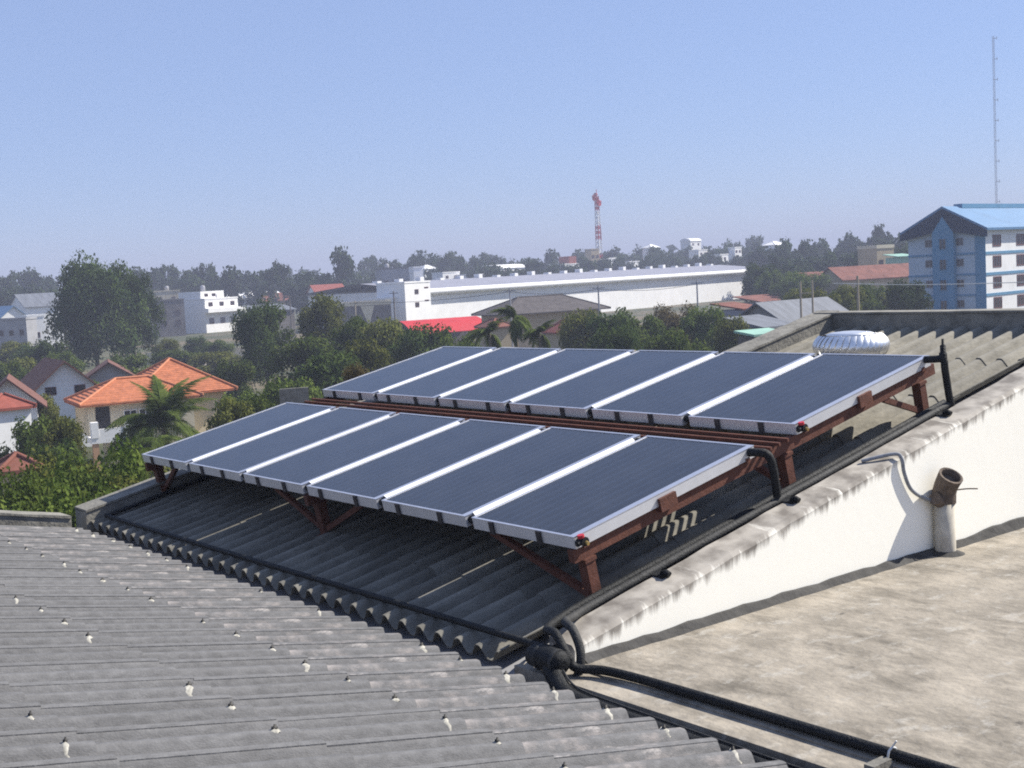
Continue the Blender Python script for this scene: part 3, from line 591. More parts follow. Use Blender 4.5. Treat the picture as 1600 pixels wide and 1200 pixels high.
wood(5, 225, 26, 345, 380, lin(0, 446, 520, 440), 8, 12, 'dark tree in the near wood', 'near edge of the far wood', frm='from the view edge')
wood(225, 520, 24, 490, 520, lin(0, 442, 520, 430), 8, 13, 'dark tree behind the white villa', 'dark trees behind the white villa', frm='from the tall dark tree')
wood(540, 960, 20, 520, 640, lin(540, 407, 960, 394), 12, 14, 'hazy grey green tree above the warehouse roof', 'hazy trees above the warehouse')
wood(560, 960, 26, 450, 520, lin(540, 421, 960, 406), 8, 14, 'grey green tree behind the warehouse roof', 'trees behind the warehouse', frm='from the grey block')
wood(950, 1210, 20, 560, 680, lin(950, 386, 1210, 372), 8, 16, 'hazy tree behind the small white houses on the skyline', 'hazy trees behind the small white houses')
wood(960, 1200, 26, 500, 560, lin(950, 400, 1210, 388), 6, 14, 'tree among the small white houses on the skyline', 'trees among the small white houses', frm='from the tower')
wood(1190, 1440, 20, 400, 480, lin(1190, 382, 1440, 352), 9, 13, 'hazy tree on the wooded rise', 'hazy trees on the wooded rise', frm='from the warehouse end')
wood(1190, 1430, 22, 300, 360, lin(1190, 395, 1430, 385), 10, 11, 'green tree above the rust red roofs', 'trees above the rust red roofs', frm='from the warehouse end')
wood(1185, 1260, 18, 240, 280, lin(1185, 412, 1260, 420), 8, 9, 'dark tree beyond the warehouse end', 'dark trees beyond the warehouse end', 'mid', 0, frm='from its corner')
wood(1240, 1425, 20, 150, 185, lin(1240, 447, 1430, 440), 8, 5.5, 'green tree behind the wooden poles', 'trees behind the wooden poles', 'mid', 1, frm='towards the blue block')
# a far-off mass behind all
o = MB()
for k in range(2600):
    b = rg.uniform(-150, 1750); d = rg.uniform(780, 900); p = site(b, d); h = 11+8*math.sin(b*.031)*math.sin(b*.013+1)+rg.uniform(0, 8); z_ = GZ+h*rg.random()**.5; s = rg.uniform(2, 4.5)
    nrm = (-FH+Vector((rg.gauss(0, .5), rg.gauss(0, .5), rg.gauss(0, .6)))).normalized(); t1 = nrm.orthogonal().normalized(); t2 = nrm.cross(t1); c = Vector((p.x, p.y, z_))
    o.add([c-t1*s, c-t2*s*.7, c+t1*s, c+t2*s*.8], [(0, 1, 2, 3)])
o = o.build('far_wood', M['leaf_far']); o['kind'] = 'stuff'; o['label'] = 'faint hazy wood closing the horizon'

# palms
def frond_mesh(seed, ln=1.0):
    r = random.Random(seed); mb = MB(); n = 9; P = []
    for i in range(n+1):
        u = i/n; P.append(Vector((ln*(u*.95-.12*u*u), 0, ln*(.42*u-.78*u*u))))
    mb.tube(P, [.014*(1-.8*i/n) for i in range(n+1)], 5)
    for i in range(64):
        u = .08+.91*i/63; j = min(int(u*n), n-1); p = P[j].lerp(P[j+1], u*n-j); tg = (P[j+1]-P[j]).normalized()
        l = ln*.27*math.sin(math.pi*min(1, .28+u*.70))*r.uniform(.75, 1.15)
        for sg in (-1, 1):
            dv = (tg*.75+Vector((0, sg, -.15+r.uniform(-.25, .2)))).normalized(); q = p+dv*l*.5; e = p+dv*l+Vector((0, 0, -l*r.uniform(.25, .5))); wv = tg*.0095*ln
            mb.add([p-wv, p+wv, q+wv, q-wv, e], [(0, 1, 2, 3), (3, 2, 4)])
    return mb.mesh('frond', M['palm_leaf'])
FR = [frond_mesh(i) for i in range(3)]
def palm(label, b, d, h, fl, nf=16, seed=0, tilt_range=(-50, 62)):
    r = random.Random(seed); o = thing('palm_tree', label, 'palm', site(b, d), (0, 0, r.uniform(0, 6)))
    mb = MB(); mb.tube(smooth_path([(0, 0, -.2), (.15, .05, h*.35), (.1, .1, h*.7), (0, 0, h)], 4), [.2-.008*i for i in range(13)], 9); mb.build('trunk', M['palm_bark'], o)
    for k in range(nf):
        el_ = R(tilt_range[0]+(tilt_range[1]-tilt_range[0])*((k*7) % nf)/(nf-1)); s = fl*r.uniform(.85, 1.1)
        place('frond', FR[k % 3], o, (0, 0, h), (0, -el_, 2.4*k+r.uniform(-.2, .2)), (s, s, s))
    return o
palm('young coconut palm with upright fronds in front of the orange roof', 240, 72, rise(248, 668, 72), 4.1, 20, 1, (-20, 82))
palm('palm with a bright green crown behind the upper collectors', 800, 100, rise(800, 498, 100), 2.3, 18, 2)
palm('dark drooping palm beside the bright green palm, nearer the awning', 760, 96, rise(762, 522, 96), 2.3, 18, 3)
palm('dark drooping palm between the bright green palm and the small red roof', 838, 98, rise(838, 522, 98), 2.1, 18, 4)
palm('low garden palm with yellow green fronds at the roof end post', 188, 42, rise(188, 712, 42), 1.5, 14, 5)
palm('small garden palm below the orange house balcony', 235, 62, rise(235, 690, 62), 1.8, 14, 6)

# ------------------------------------------------------------------ buildings around
def win_mesh(w, h, mf, mp, bars=1):
    mb = MB(); fw_ = max(.06, w*.06); ring(mb, -w/2, w/2, -h/2, h/2, 0, .06, fw_)
    for k in range(bars): x = -w/2+w*(k+1)/(bars+1); mb.box(x-fw_*.4, x+fw_*.4, -h/2+fw_, h/2-fw_, .0, .05)
    T = Matrix.Rotation(R(90), 4, 'X'); mb.v = [tuple(T @ Vector(v)) for v in mb.v]
    p = MB(); p.add([(-w/2+fw_*.5, -.015, -h/2), (w/2-fw_*.5, -.015, -h/2), (w/2-fw_*.5, -.015, h/2), (-w/2+fw_*.5, -.015, h/2)], [(0, 1, 2, 3)])
    return mb.mesh('window', mf), p.mesh('pane', mp)
WC = {}
def window(par, face, u, z, w, h, mf=None, bars=1, dims=None):
    """face: 'front' (-Y), 'side' (+X), 'west' (-X) of a W x D body"""
    mf = mf or M['win_brown']; key = (round(w, 2), round(h, 2), mf.name, bars)
    if key not in WC: WC[key] = win_mesh(w, h, mf, M['glass_dark'], bars)
    W, D = dims
    loc, rz = {'front': ((u, -D/2-.002, z), 0), 'side': ((W/2+.002, u, z), R(90)), 'west': ((-W/2-.002, u, z), R(-90))}[face]
    o = place('window', WC[key][0], par, loc, (0, 0, rz)); place('pane', WC[key][1], o); return o
def hip_mesh(x0, x1, y0, y1, ze, zr_, ov=.5, ridge=True):
    x0 -= ov; x1 += ov; y0 -= ov; y1 += ov; ins = min((x1-x0), (y1-y0))/2; mb = MB()
    if x1-x0 >= y1-y0: a, b = (x0+ins, (y0+y1)/2, zr_), (x1-ins, (y0+y1)/2, zr_)
    else: a, b = ((x0+x1)/2, y0+ins, zr_), ((x0+x1)/2, y1-ins, zr_)
    c = [(x0, y0, ze), (x1, y0, ze), (x1, y1, ze), (x0, y1, ze)]; cc = [(x, y, z_-.18) for x, y, z_ in c]
    vs = c+[a, b]+cc
    if x1-x0 >= y1-y0: fs = [(0, 1, 5, 4), (1, 2, 5), (2, 3, 4, 5), (3, 0, 4)]
    else: fs = [(0, 1, 4), (1, 2, 5, 4), (2, 3, 5), (3, 0, 4, 5)]
    fs += [(0, 6, 7, 1), (1, 7, 8, 2), (2, 8, 9, 3), (3, 9, 6, 0), (6, 9, 8, 7)]
    mb.add(vs, fs)
    hp = MB()
    for p, q in (((c[0]), a), (c[3], a if x1-x0 >= y1-y0 else b), (c[1], b if x1-x0 >= y1-y0 else a), (c[2], b), (a, b)):
        if (Vector(p)-Vector(q)).length > .3: hp.tube([Vector(p)+Vector((0, 0, .03)), Vector(q)+Vector((0, 0, .03))], .11, 6)
    return mb, hp
def gable_mesh(x0, x1, y0, y1, ze, zr_, ov=.5, th=.16, along='x'):
    mb = MB(); f = (lambda x, y, z_: (x, y, z_)) if along == 'x' else (lambda x, y, z_: (y, x, z_))
    if along != 'x': x0, x1, y0, y1 = y0, y1, x0, x1
    ym = (y0+y1)/2; k = (zr_-ze)/(ym-y0); zo = ze-ov*k
    pr = [(y0-ov, zo), (ym, zr_), (y1+ov, zo), (y1+ov, zo-th), (ym, zr_-th), (y0-ov, zo-th)]
    vs = [f(x0-ov, y, z_) for y, z_ in pr]+[f(x1+ov, y, z_) for y, z_ in pr]
    mb.add(vs, [(i, (i+1) % 6, 6+(i+1) % 6, 6+i) for i in range(6)]+[(0, 5, 4, 1), (1, 4, 3, 2), (6, 7, 10, 11), (7, 8, 9, 10)])
    return mb
def block(name, label, b, d, ang, W, D, H, wall, roof='flat', rm=None, rh=2.0, rows=(), win=(1.2, 1.2), cols=0, scols=0, cat='building', along='x', ov=.5, wf=None, parap=.4, group=None, base=GZ):
    o = thing(name, label, cat, site(b, d, base), (0, 0, YAW+R(ang)), group)
    mb = MB(); mb.box(-W/2, W/2, -D/2, D/2, 0, H)
    if roof == 'gable':
        g = .1
        if along == 'x': mb.add([(sx*W/2, y, z_) for sx in (-1, 1) for y, z_ in ((-D/2, H), (D/2, H), (0, H+rh-g))], [(0, 2, 1), (3, 4, 5)])
        else: mb.add([(x, sy*D/2, z_) for sy in (-1, 1) for x, z_ in ((-W/2, H), (W/2, H), (0, H+rh-g))], [(0, 1, 2), (3, 5, 4)])
    mb.build('wall', M[wall], o)
    if roof == 'gable': gable_mesh(-W/2, W/2, -D/2, D/2, H, H+rh, ov, .16, along).build('roof', M[rm], o)
    elif roof == 'hip':
        a, h_ = hip_mesh(-W/2, W/2, -D/2, D/2, H+.18, H+rh, ov); r_ = a.build('roof', M[rm], o); h_.build('ridge_tiles', M[rm if rm != 'orange_tile' else 'hip_tile'], r_)
    elif roof == 'shed':
        mb = MB(); mb.add([(-W/2-ov, -D/2-ov, H+.02), (W/2+ov, -D/2-ov, H+.02), (W/2+ov, D/2+ov, H+rh), (-W/2-ov, D/2+ov, H+rh), (-W/2-ov, -D/2-ov, H+.2), (W/2+ov, -D/2-ov, H+.2), (W/2+ov, D/2+ov, H+rh+.18), (-W/2-ov, D/2+ov, H+rh+.18)],
                          [(0, 3, 2, 1), (4, 5, 6, 7), (0, 1, 5, 4), (1, 2, 6, 5), (2, 3, 7, 6), (3, 0, 4, 7)]); mb.build('roof', M[rm], o)
    elif roof == 'arch':
        mb = MB(); n_ = 10; vs = []
        for x in (-W/2-ov, W/2+ov):
            for k in range(n_+1): a = math.pi*k/n_; vs.append((x, -(D/2+ov)*math.cos(a), H+.02+rh*math.sin(a)))
        mb.add(vs, [(k, k+1, n_+2+k, n_+1+k) for k in range(n_)]+[tuple(range(n_, -1, -1)), tuple(range(n_+1, 2*n_+2))]); mb.build('roof', M[rm], o)
    else:
        mb = MB(); ring(mb, -W/2-.12, W/2+.12, -D/2-.12, D/2+.12, H+.003, H+parap, .3); mb.build('parapet', M[rm or wall], o)
    for z_ in rows:
        for c in range(cols): window(o, 'front', -W/2+W*(c+.5)/cols, z_, win[0], win[1], wf, 1, (W, D))
        for c in range(scols): window(o, 'side', -D/2+D*(c+.5)/scols, z_, win[0], win[1], wf, 1, (W, D))
    return o
def add_box(o, name, m, x0, x1, y0, y1, z0, z1): mb = MB(); mb.box(x0, x1, y0, y1, z0, z1); return mb.build(name, M[m], o)

# long white warehouse receding along the skyline
wa = thing('warehouse', 'long white warehouse with pale roof and broad white fascia', 'warehouse', site(665, 332), (0, 0, YAW+R(51)))
WL, WD, WH = 190, 45, 10.1
mb = MB(); mb.box(0, WL, 0, WD, 0, WH); mb.build('wall', M['white'], wa)
mb = MB(); mb.add([(-2, -.8, 10.3), (WL+3, -.8, 10.3), (WL+3, WD/2, 12.6), (-2, WD/2, 12.6), (WL+3, WD+3, 10.3), (-2, WD+3, 10.3)], [(0, 1, 2, 3), (3, 2, 4, 5)]); mb.add([(-2, -.8, 10.0), (WL+3, -.8, 10.0), (WL+3, WD/2, 12.3), (-2, WD/2, 12.3), (WL+3, WD+3, 10.0), (-2, WD+3, 10.0)], [(3, 2, 1, 0), (5, 4, 2, 3)]); mb.build('roof', M['silver_roof'], wa)
mb = MB(); mb.box(-2.2, WL+3.2, -1.1, -.8, 8.9, 10.45); mb.tube([(-2.2, -1.1, 9.65), (WL+3.2, -1.1, 9.65)], .75, 10); mb.box(WL+3.0, WL+3.3, -.8, WD+3, 8.9, 10.45); mb.build('fascia', M['white'], wa)
for k in range(22):
    x = 4+k*8.6; mb = MB(); mb.box(x, x+1.6, WD/2-1, WD/2+1, 12.4, 13.1+.3*(k % 3)); mb.build('ridge_vent', M['white'], wa)
# white entrance building at its near end
bb = block('entrance_building', 'white two storey building with dark windows at the warehouse end', 630, 318, 55, 10, 9, 12.2, 'white', rows=(10.2, 6.6), win=(1.4, 1.1), cols=0, cat='building')
for z_ in (10.0, 6.8): window(bb, 'front', -.5, z_, 1.5, 1.2, M['win_brown'], 1, (10, 9)); window(bb, 'front', 3.4, z_+.9, 1.6, .35, M['win_brown'], 0, (10, 9))
block('shop_building', 'low white wall building beside the white entrance building', 600, 316, 55, 7, 8, 8.6, 'white')
tb = block('commercial_building', 'tan flat roofed building with a pointed pier between dark bays', 562, 300, 12, 13, 10, 7.6, 'darkw', rm='cream', parap=.9)
mb = MB(); mb.add([(-.6, -5.25, 7.5), (2.6, -5.25, 7.5), (1.4, -5.25, 3.5), (.9, -5.25, 3.5), (-.6, -5.02, 7.5), (2.6, -5.02, 7.5), (1.4, -5.02, 3.5), (.9, -5.02, 3.5)], [(0, 3, 2, 1), (0, 1, 5, 4), (1, 2, 6, 5), (2, 3, 7, 6), (3, 0, 4, 7)]); mb.build('pier', M['cream'], tb)
gb = block('grey_building', 'grey unfinished block with a flat top behind the entrance building', 618, 420, 18, 11, 10, rise(618, 421, 420), 'greyw', rm='darkw', rows=(12.5, 9.5), win=(1.5, 1.3), cols=4, parap=.5)
block('stair_tower', 'white stair tower standing beside the grey unfinished block', 651, 410, 25, 3.2, 4, rise(651, 419, 410), 'white', rows=(12,), win=(1.2, 1.4), cols=1)
block('house', 'small house with an orange red roof among the trees', 510, 380, 25, 9, 8, rise(510, 455, 380), 'white', 'gable', 'red_roof', 2.0, rows=(6.5,), cols=2, cat='house')
block('house', 'tiny white house high in the far wood', 555, 480, 25, 5, 5, rise(555, 437, 480), 'white', rows=(10.8,), cols=1, cat='house')
block('house', 'far house with rust red roof below the wood', 425, 440, 25, 10, 8, 8.6, 'tanw', 'gable', 'rust_roof', 2.4, cat='house')
block('warehouse', 'pale arched warehouse roof beside the white villa', 384, 470, 40, 22, 12, rise(384, 466, 470), 'white', 'arch', 'white', 2.2, cat='warehouse')
block('shed', 'grey roofed open shed behind the dark bushy tree', 420, 300, 40, 9, 7, rise(420, 486, 300), 'darkw', 'shed', 'grey_roof', 1.4, cat='shed')
# white villa with balconies
vl = block('villa', 'white flat roofed villa with balconies and brown windows', 325, 400, 55, 13.5, 12, rise(325, 468, 400), 'white', rows=(8.7,), win=(1.7, 1.3), cols=3)
add_box(vl, 'balcony', 'white', -7.5, 7.8, -8.2, -6.02, 6.2, 7.5); add_box(vl, 'upper_storey', 'white', -6.5, 3, -4, 6, 10.1+.4, 12.8)
for x in (-4.5, 0, 4.5): window(vl, 'front', x, 3.6, 2.0, 1.8, M['win_brown'], 1, (13.5, 12))
for x in (-4.2, -1.2): window(vl, 'front', x, 11.6, 1.4, .9, M['win_brown'], 1, (13.5, 8.02))
block('house', 'pale yellow topped block beside the white villa', 258, 430, 25, 9, 8, rise(258, 456, 430), 'cream', rm='cream', rows=(11,), cols=2)
block('house', 'dark brown stained block in front of the yellow topped block', 262, 380, 25, 8, 8, rise(262, 470, 380), 'darkw', rows=(7, 4), win=(1.6, 1.5), cols=2)
wa2 = thing('boundary_wall', 'low cream wall between the villa and the field', 'wall', site(300, 235), (0, 0, YAW+R(8))); add_box(wa2, 'wall_body', 'cream', -9, 9, -.15, .15, 0, 2.2)
# houses at the edge of the view
wr = block('warehouse', 'grey blue long roofed warehouse beside the tall dark tree', 56, 330, 35, 9, 16, rise(56, 478, 330), 'white', 'gable', 'grey_roof', 3.2, along='x', cat='warehouse')
block('house', 'small house with blue roof and round topped white gable', 12, 300, 40, 6, 8, rise(12, 494, 300), 'white', 'gable', 'blue_roof', 2.4, along='y', cat='house')
block('house', 'white square house beneath the grey blue warehouse roof', 52, 270, 30, 3.4, 5, rise(52, 495, 270), 'white', rows=(5.5,), cols=1, cat='house')
block('apartment_house', 'grey shaded block with small dark windows', 16, 255, -20, 10, 3, rise(20, 500, 255), 'greyw', rows=(6.6, 3.5), win=(1.0, 1.1), cols=4, cat='building')
# brown roofed white houses
block('house', 'white house under a steep brown roof with a lit gable', 78, 112, 30, 4.8, 8, rise(80, 598, 112), 'white', 'gable', 'brown_roof', 2.1, along='y', rows=(rise(80, 606, 112),), win=(.9, .7), cols=2, cat='house', ov=.6)
block('house', 'second brown roofed house half hidden behind the orange roof', 162, 128, 18, 5, 6, rise(165, 588, 128), 'greyw', 'gable', 'brown_roof', 1.6, along='y', cat='house', ov=.6)
block('house', 'white gabled house cut by the edge of the view', 4, 92, 20, 3.6, 5, rise(8, 622, 92), 'white', 'gable', 'brown_roof', 1.6, along='y', rows=(rise(8, 640, 92),), win=(.8, .8), cols=2, cat='house', ov=.7)
block('porch', 'small red tiled porch roof on white walls at the edge of the view', -6, 84, 40, 2.6, 2.4, rise(0, 640, 84), 'white', 'hip', 'red_roof', 1.0, cat='porch', ov=.3)
block('shed', 'low red roofed shed among the garden trees', 6, 58, 30, 1.6, 1.8, rise(15, 738, 58), 'tanw', 'hip', 'rust_roof', .8, cat='shed', ov=.2)
# orange house
oh = thing('house', 'two storey house with orange tiled hip roofs, balcony and white walls', 'house', site(215, 95), (0, 0, YAW+R(28))); oh.scale = (.9, .9, 1)
EV = rise(150, 630, 92)
mb = MB(); mb.box(-5.2, 3.2, -3.2, 2.6, 2.95, EV); mb.box(-3.2, 3.2, -3.1, 2.6, 0, 2.95); mb.box(-.6, 6.8, -.2, 7.6, 0, EV+.05); mb.build('wall', M['cream'], oh)
a, h_ = hip_mesh(-5.2, 3.2, -3.2, 2.6, EV+.1, EV+1.55, .7); r_ = a.build('roof', M['orange_tile'], oh); h_.build('ridge_tiles', M['hip_tile'], r_)
a, h_ = hip_mesh(-.6, 6.8, -.2, 7.6, EV+.15, EV+2.55, .8); r_ = a.build('roof', M['orange_tile'], oh); h_.build('ridge_tiles', M['hip_tile'], r_)
add_box(oh, 'balcony', 'white', -5.4, -2.6, -5.2, -3.22, 2.6, 3.0); add_box(oh, 'balustrade', 'white', -5.4, -2.6, -5.2, -5.05, 3.0, 3.6)
for x in (-5.3, -2.75):
    add_box(oh, 'column', 'peach', x, x+.45, -5.15, -4.7, 0, 2.6)
    add_box(oh, 'pedestal', 'white', x-.05, x+.5, -5.25, -4.65, 3.0, 4.1)
for x in (-1.9, -.7):
    w_ = place('window', (WC.setdefault('oh', win_mesh(1.05, 1.35, M['white'], M['glass_dark'], 1)))[0], oh, (x, -3.203, EV-1.25)); place('pane', WC['oh'][1], w_)
add_box(oh, 'door', 'glass_dark', -4.6, -3.5, -3.24, -3.2, 3.0, 5.0); add_box(oh, 'sill', 'white', -2.6, -.1, -3.4, -3.2, EV-2.1, EV-1.95)
gw = thing('garden_wall', 'grey cement garden wall behind the lower collectors', 'wall', site(449, 62), (0, 0, YAW+R(15))); add_box(gw, 'wall_body', 'cement', -.7, .7, -.1, .1, 0, rise(449, 607, 62))
# red awning, dark roofed hall, small red roof
aw = thing('awning', 'bright red curved awning roof in front of the warehouse', 'awning', site(690, 240), (0, 0, YAW+R(30)))
mb = MB(); vs = []; zt = rise(690, 498, 240)
for x in (-8.2, 8.2):
    for k in range(9): u = k/8; vs.append((x, -3.5+7*u, zt-2.4+2.4*math.sin(u*math.pi*.55)))
mb.add(vs, [(k, k+1, 10+k, 9+k) for k in range(8)]); vs2 = [(x, y, z_-.12) for x, y, z_ in vs]; mb.add(vs2, [(9+k, 10+k, k+1, k) for k in range(8)]); mb.add(vs+vs2, [(0, 9, 27, 18)]); mb.build('canopy', M['red_sheet'], aw)
for x in (-8, -2.7, 2.7, 8): add_box(aw, 'post', 'steel', x-.08, x+.08, -3.3, -3.14, 0, zt-2.45)
add_box(aw, 'back_wall', 'darkw', -8, 8, 3.2, 3.4, 0, zt-.2)
hl = block('hall', 'long hall with dark hipped roof in front of the warehouse', 842, 205, 28, 17, 9, rise(842, 488, 205), 'tanw', 'hip', 'dark_roof', 2.6, rows=(3.4,), win=(1.8, 1.2), cols=6, ov=1.2)
block('house', 'little house with red hip roof below the dark roofed hall', 880, 165, 28, 3.6, 4.5, rise(880, 520, 165), 'tanw', 'hip', 'red_roof', 1.7, cat='house', ov=.4)
block('house', 'red roofed low house beside the awning palm', 768, 175, 28, 3, 4, rise(768, 512, 175), 'tanw', 'hip', 'rust_roof', 1.2, cat='house', ov=.4)
# roofs past the warehouse end
sh = block('shed', 'pale sheet walled shed with rusty top past the warehouse end', 1150, 150, 35, 3.6, 5, rise(1150, 484, 150), 'silver_roof', 'shed', 'rust_roof', .7, cat='shed', ov=.2)
block('shed', 'wide shed with dark grey corrugated roof beside the wooden poles', 1235, 138, 40, 11, 9, rise(1225, 506, 138), 'greyw', 'gable', 'grey_roof', 2.6, cat='shed', along='x', ov=.8)
block('shed', 'low shed with pale green sheet roof below the corrugated sheds', 1185, 100, 30, 3.2, 2, rise(1190, 524, 100), 'darkw', 'shed', 'green_sheet', .3, cat='shed', ov=.2)
block('shed', 'small shed with grey corrugated roof between the pale shed and the poles', 1185, 125, 40, 4.5, 4, rise(1185, 512, 125), 'greyw', 'shed', 'grey_roof', 1.0, cat='shed', ov=.5)
block('market_hall', 'rust brown low roof at the warehouse end', 1215, 260, 30, 16, 8, rise(1215, 470, 260), 'darkw', 'shed', 'rust_roof', 1.2, ov=.6)
block('row_house', 'long rust red roof below the wooded rise', 1360, 270, 25, 22, 8, rise(1360, 432, 270), 'tanw', 'gable', 'rust_roof', 2.4, rows=(5.5,), cols=6, ov=.6)
block('row_house', 'rust red roof further along the wooded rise', 1285, 285, 25, 14, 8, rise(1285, 438, 285), 'tanw', 'gable', 'rust_roof', 2.0, ov=.6)
block('shop_house', 'tan two storey shop house on the wooded rise', 1367, 300, 30, 5.5, 6, rise(1367, 389, 300), 'tanw', rm='cream', rows=(11.2, 8.6), win=(1.3, 1.5), cols=2, parap=.8)
block('greenhouse', 'row of pale green glints under the trees by the blue block', 1405, 290, 25, 5, 4, rise(1405, 402, 290), 'green_sheet', 'shed', 'green_sheet', .6, cat='shed')
# small white buildings on the skyline behind the warehouse
for b, e, d, w, h_, rf, lab in ((785, 420, 520, 16, 0, 'arch', 'white domed hall above the warehouse roof'), (668, 421, 520, 6, 0, 'hip', 'white pointed pavilion roof beside the stair tower'), (697, 427, 500, 9, 0, 'flat', 'low white block next to the pointed pavilion'), (738, 430, 500, 10, 0, 'flat', 'low white parapet between the pavilion and the domed hall'),
        (882, 414, 540, 11, 0, 'flat', 'white flat building with red upper part near the tower foot'), (950, 405, 560, 6, 0, 'flat', 'little pale house just past the tower foot'), (985, 410, 560, 9, 0, 'flat', 'long low white roof past the tower'),
        (1018, 388, 600, 7, 0, 'hip', 'white house with terrace amid the skyline trees'), (1080, 378, 660, 9, 0, 'arch', 'pale arched roof highest on the skyline'), (1125, 399, 560, 14, 0, 'flat', 'white factory front at the warehouse end'), (1148, 388, 560, 5, 0, 'flat', 'white water tank house above the factory front'), (1092, 392, 600, 8, 0, 'flat', 'little white house between the arched roof and the factory front'), (1210, 384, 520, 9, 0, 'hip', 'pale house at the edge of the wooded rise')):
    o = block('skyline_building', lab, b, d, 45, w, w*.7, rise(b, e, d), 'white', rf, 'white', 1.6, rows=(rise(b, e, d)-1.6,), win=(1.4, 1.1), cols=2, cat='building', ov=.3)
    if 'red upper' in lab: add_box(o, 'upper_storey', 'red_roof', 0, w*.4, -3, 3, rise(b, e, d)+.4, rise(b, e, d)+3.4)
block('office_building', 'beige tall block beside the red and white tower', 926, 560, 30, 4.4, 5, rise(926, 391, 560), 'tanw', rows=(19, 16), win=(1.3, 1.3), cols=2)

# red and white lattice tower
tw = thing('radio_tower', 'red and white lattice tower with drum antennas at its top', 'tower', site(937, 600)); HT = rise(934, 308, 600)
nb = 7
for k in range(nb):
    z0, z1 = HT*k/nb, HT*(k+1)/nb; w0, w1 = 1.25-.7*k/nb, 1.25-.7*(k+1)/nb; mb = MB()
    for i in range(4):
        c = [(1, 1), (-1, 1), (-1, -1), (1, -1)]; a0, a1 = c[i], c[(i+1) % 4]
        mb.bar((a0[0]*w0, a0[1]*w0, z0), (a0[0]*w1, a0[1]*w1, z1), .5, .5)
        for q in range(3):
            za, zb = z0+(z1-z0)*q/3, z0+(z1-z0)*(q+1)/3; wa_, wb_ = w0+(w1-w0)*q/3, w0+(w1-w0)*(q+1)/3
            mb.bar((a0[0]*wa_, a0[1]*wa_, za), (a1[0]*wb_, a1[1]*wb_, zb), .2, .2); mb.bar((a1[0]*wa_, a1[1]*wa_, za), (a0[0]*wb_, a0[1]*wb_, zb), .2, .2)
    mb.build('tower_section', M['tower_red' if k % 2 == 0 else 'white'], tw)
for k in range(6):
    a = k*1.05; mb = MB(); mb.tube([(1.3*math.cos(a), 1.3*math.sin(a), HT-4+k*.9), (2.0*math.cos(a), 2.0*math.sin(a), HT-4+k*.9)], .9, 12); mb.build('drum_antenna', M['tower_red'], tw)
mb = MB(); mb.tube([(0, 0, HT), (0, 0, HT+3)], .15, 6); mb.build('spike', M['tower_red'], tw)
# thin guyed mast behind the blue block
ms = thing('radio_mast', 'very thin tall lattice mast behind the blue apartment block', 'mast', site(1556.5, 230)); HM = rise(1553.5, 64, 230); mb = MB()
for i in range(3):
    a = i*2.094; mb.tube([(.2*math.cos(a), .2*math.sin(a), 0), (.17*math.cos(a), .17*math.sin(a), HM)], .028, 5)
for q in range(90):
    i = q % 3; a0, a1 = i*2.094, (i+1)*2.094; z0, z1 = HM*q/90, HM*(q+1)/90; mb.tube([(.2*math.cos(a0), .2*math.sin(a0), z0), (.2*math.cos(a1), .2*math.sin(a1), z1)], .016, 4)
mb.build('mast_frame', M['steel'], ms)
for k in range(9):
    z_ = HM-.4-k*3.6; mb = MB(); mb.tube([(0, 0, z_), (.62*RH.x, .62*RH.y, z_)], .05, 5); mb.tube([(.62*RH.x, .62*RH.y, z_-.25), (.62*RH.x, .62*RH.y, z_+.3)], .045, 5); mb.build('side_antenna', M['steel'], ms)

# ------------------------------------------------------------------ blue apartment block
GA = -47
BW, BD, BH = 12.2, 40.0, 0
ba = thing('apartment_building', 'five storey blue and white apartment building with steep blue roof', 'building', site(1537, 186), (0, 0, YAW+R(GA)))
# local: corner at origin; gable face along -X (normal -Y), long lit face along +Y (normal +X)
EH = rise(1540, 352, 187); AH = rise(1478, 324, 192)
mb = MB(); mb.box(-BW, 0, 0, BD, 0, EH); mb.add([(-BW, 0, EH), (0, 0, EH), (-BW/2, 0, AH-.8), (-BW, BD, EH), (0, BD, EH), (-BW/2, BD, AH-.8)], [(0, 1, 2), (3, 5, 4)]); mb.build('wall', [M['paleblue']], ba)
mb = MB(); mb.box(.003, .06, .0, BD, 0, EH-.02); mb.build('side_wall', M['white'], ba)
gm_ = gable_mesh(-BW, 0, 0, BD, EH, AH, .9, .35, 'y'); gm_.build('roof', M['blue_roof'], ba)
mb = MB()
k_ = (AH-EH)/(BW/2)
for sg in (-1, 1):   # navy gable boards under the verge
    xo = -BW/2+sg*(BW/2+.9); zo = EH-.9*k_
    mb.add([(xo, -.93, zo-.45), (-BW/2, -.93, AH-.45), (-BW/2, -.93, AH-1.5), (-BW/2+sg*1.7, -.93, AH-3.9), (xo, -.93, zo-1.3)], [(0, 1, 2, 3, 4), (4, 3, 2, 1, 0)])
    mb.add([(xo, -.9, zo-.4), (-BW/2, -.9, AH-.4), (-BW/2, .0, AH-.4), (xo, .0, zo-.4)], [(0, 1, 2, 3)])
mb.build('gable_board', M['navy'], ba)
add_box(ba, 'stair_bay', 'blue_paint', -BW/2-1.7, -BW/2+1.7, -.9, -.003, 0, EH+1.9)
add_box(ba, 'corner_band', 'blue_paint', -1.5, .12, -.05, -.003, 0, EH-.4); add_box(ba, 'plinth', 'blue_paint', -BW+.003, -1.5, -.05, -.003, 0, 3.2)
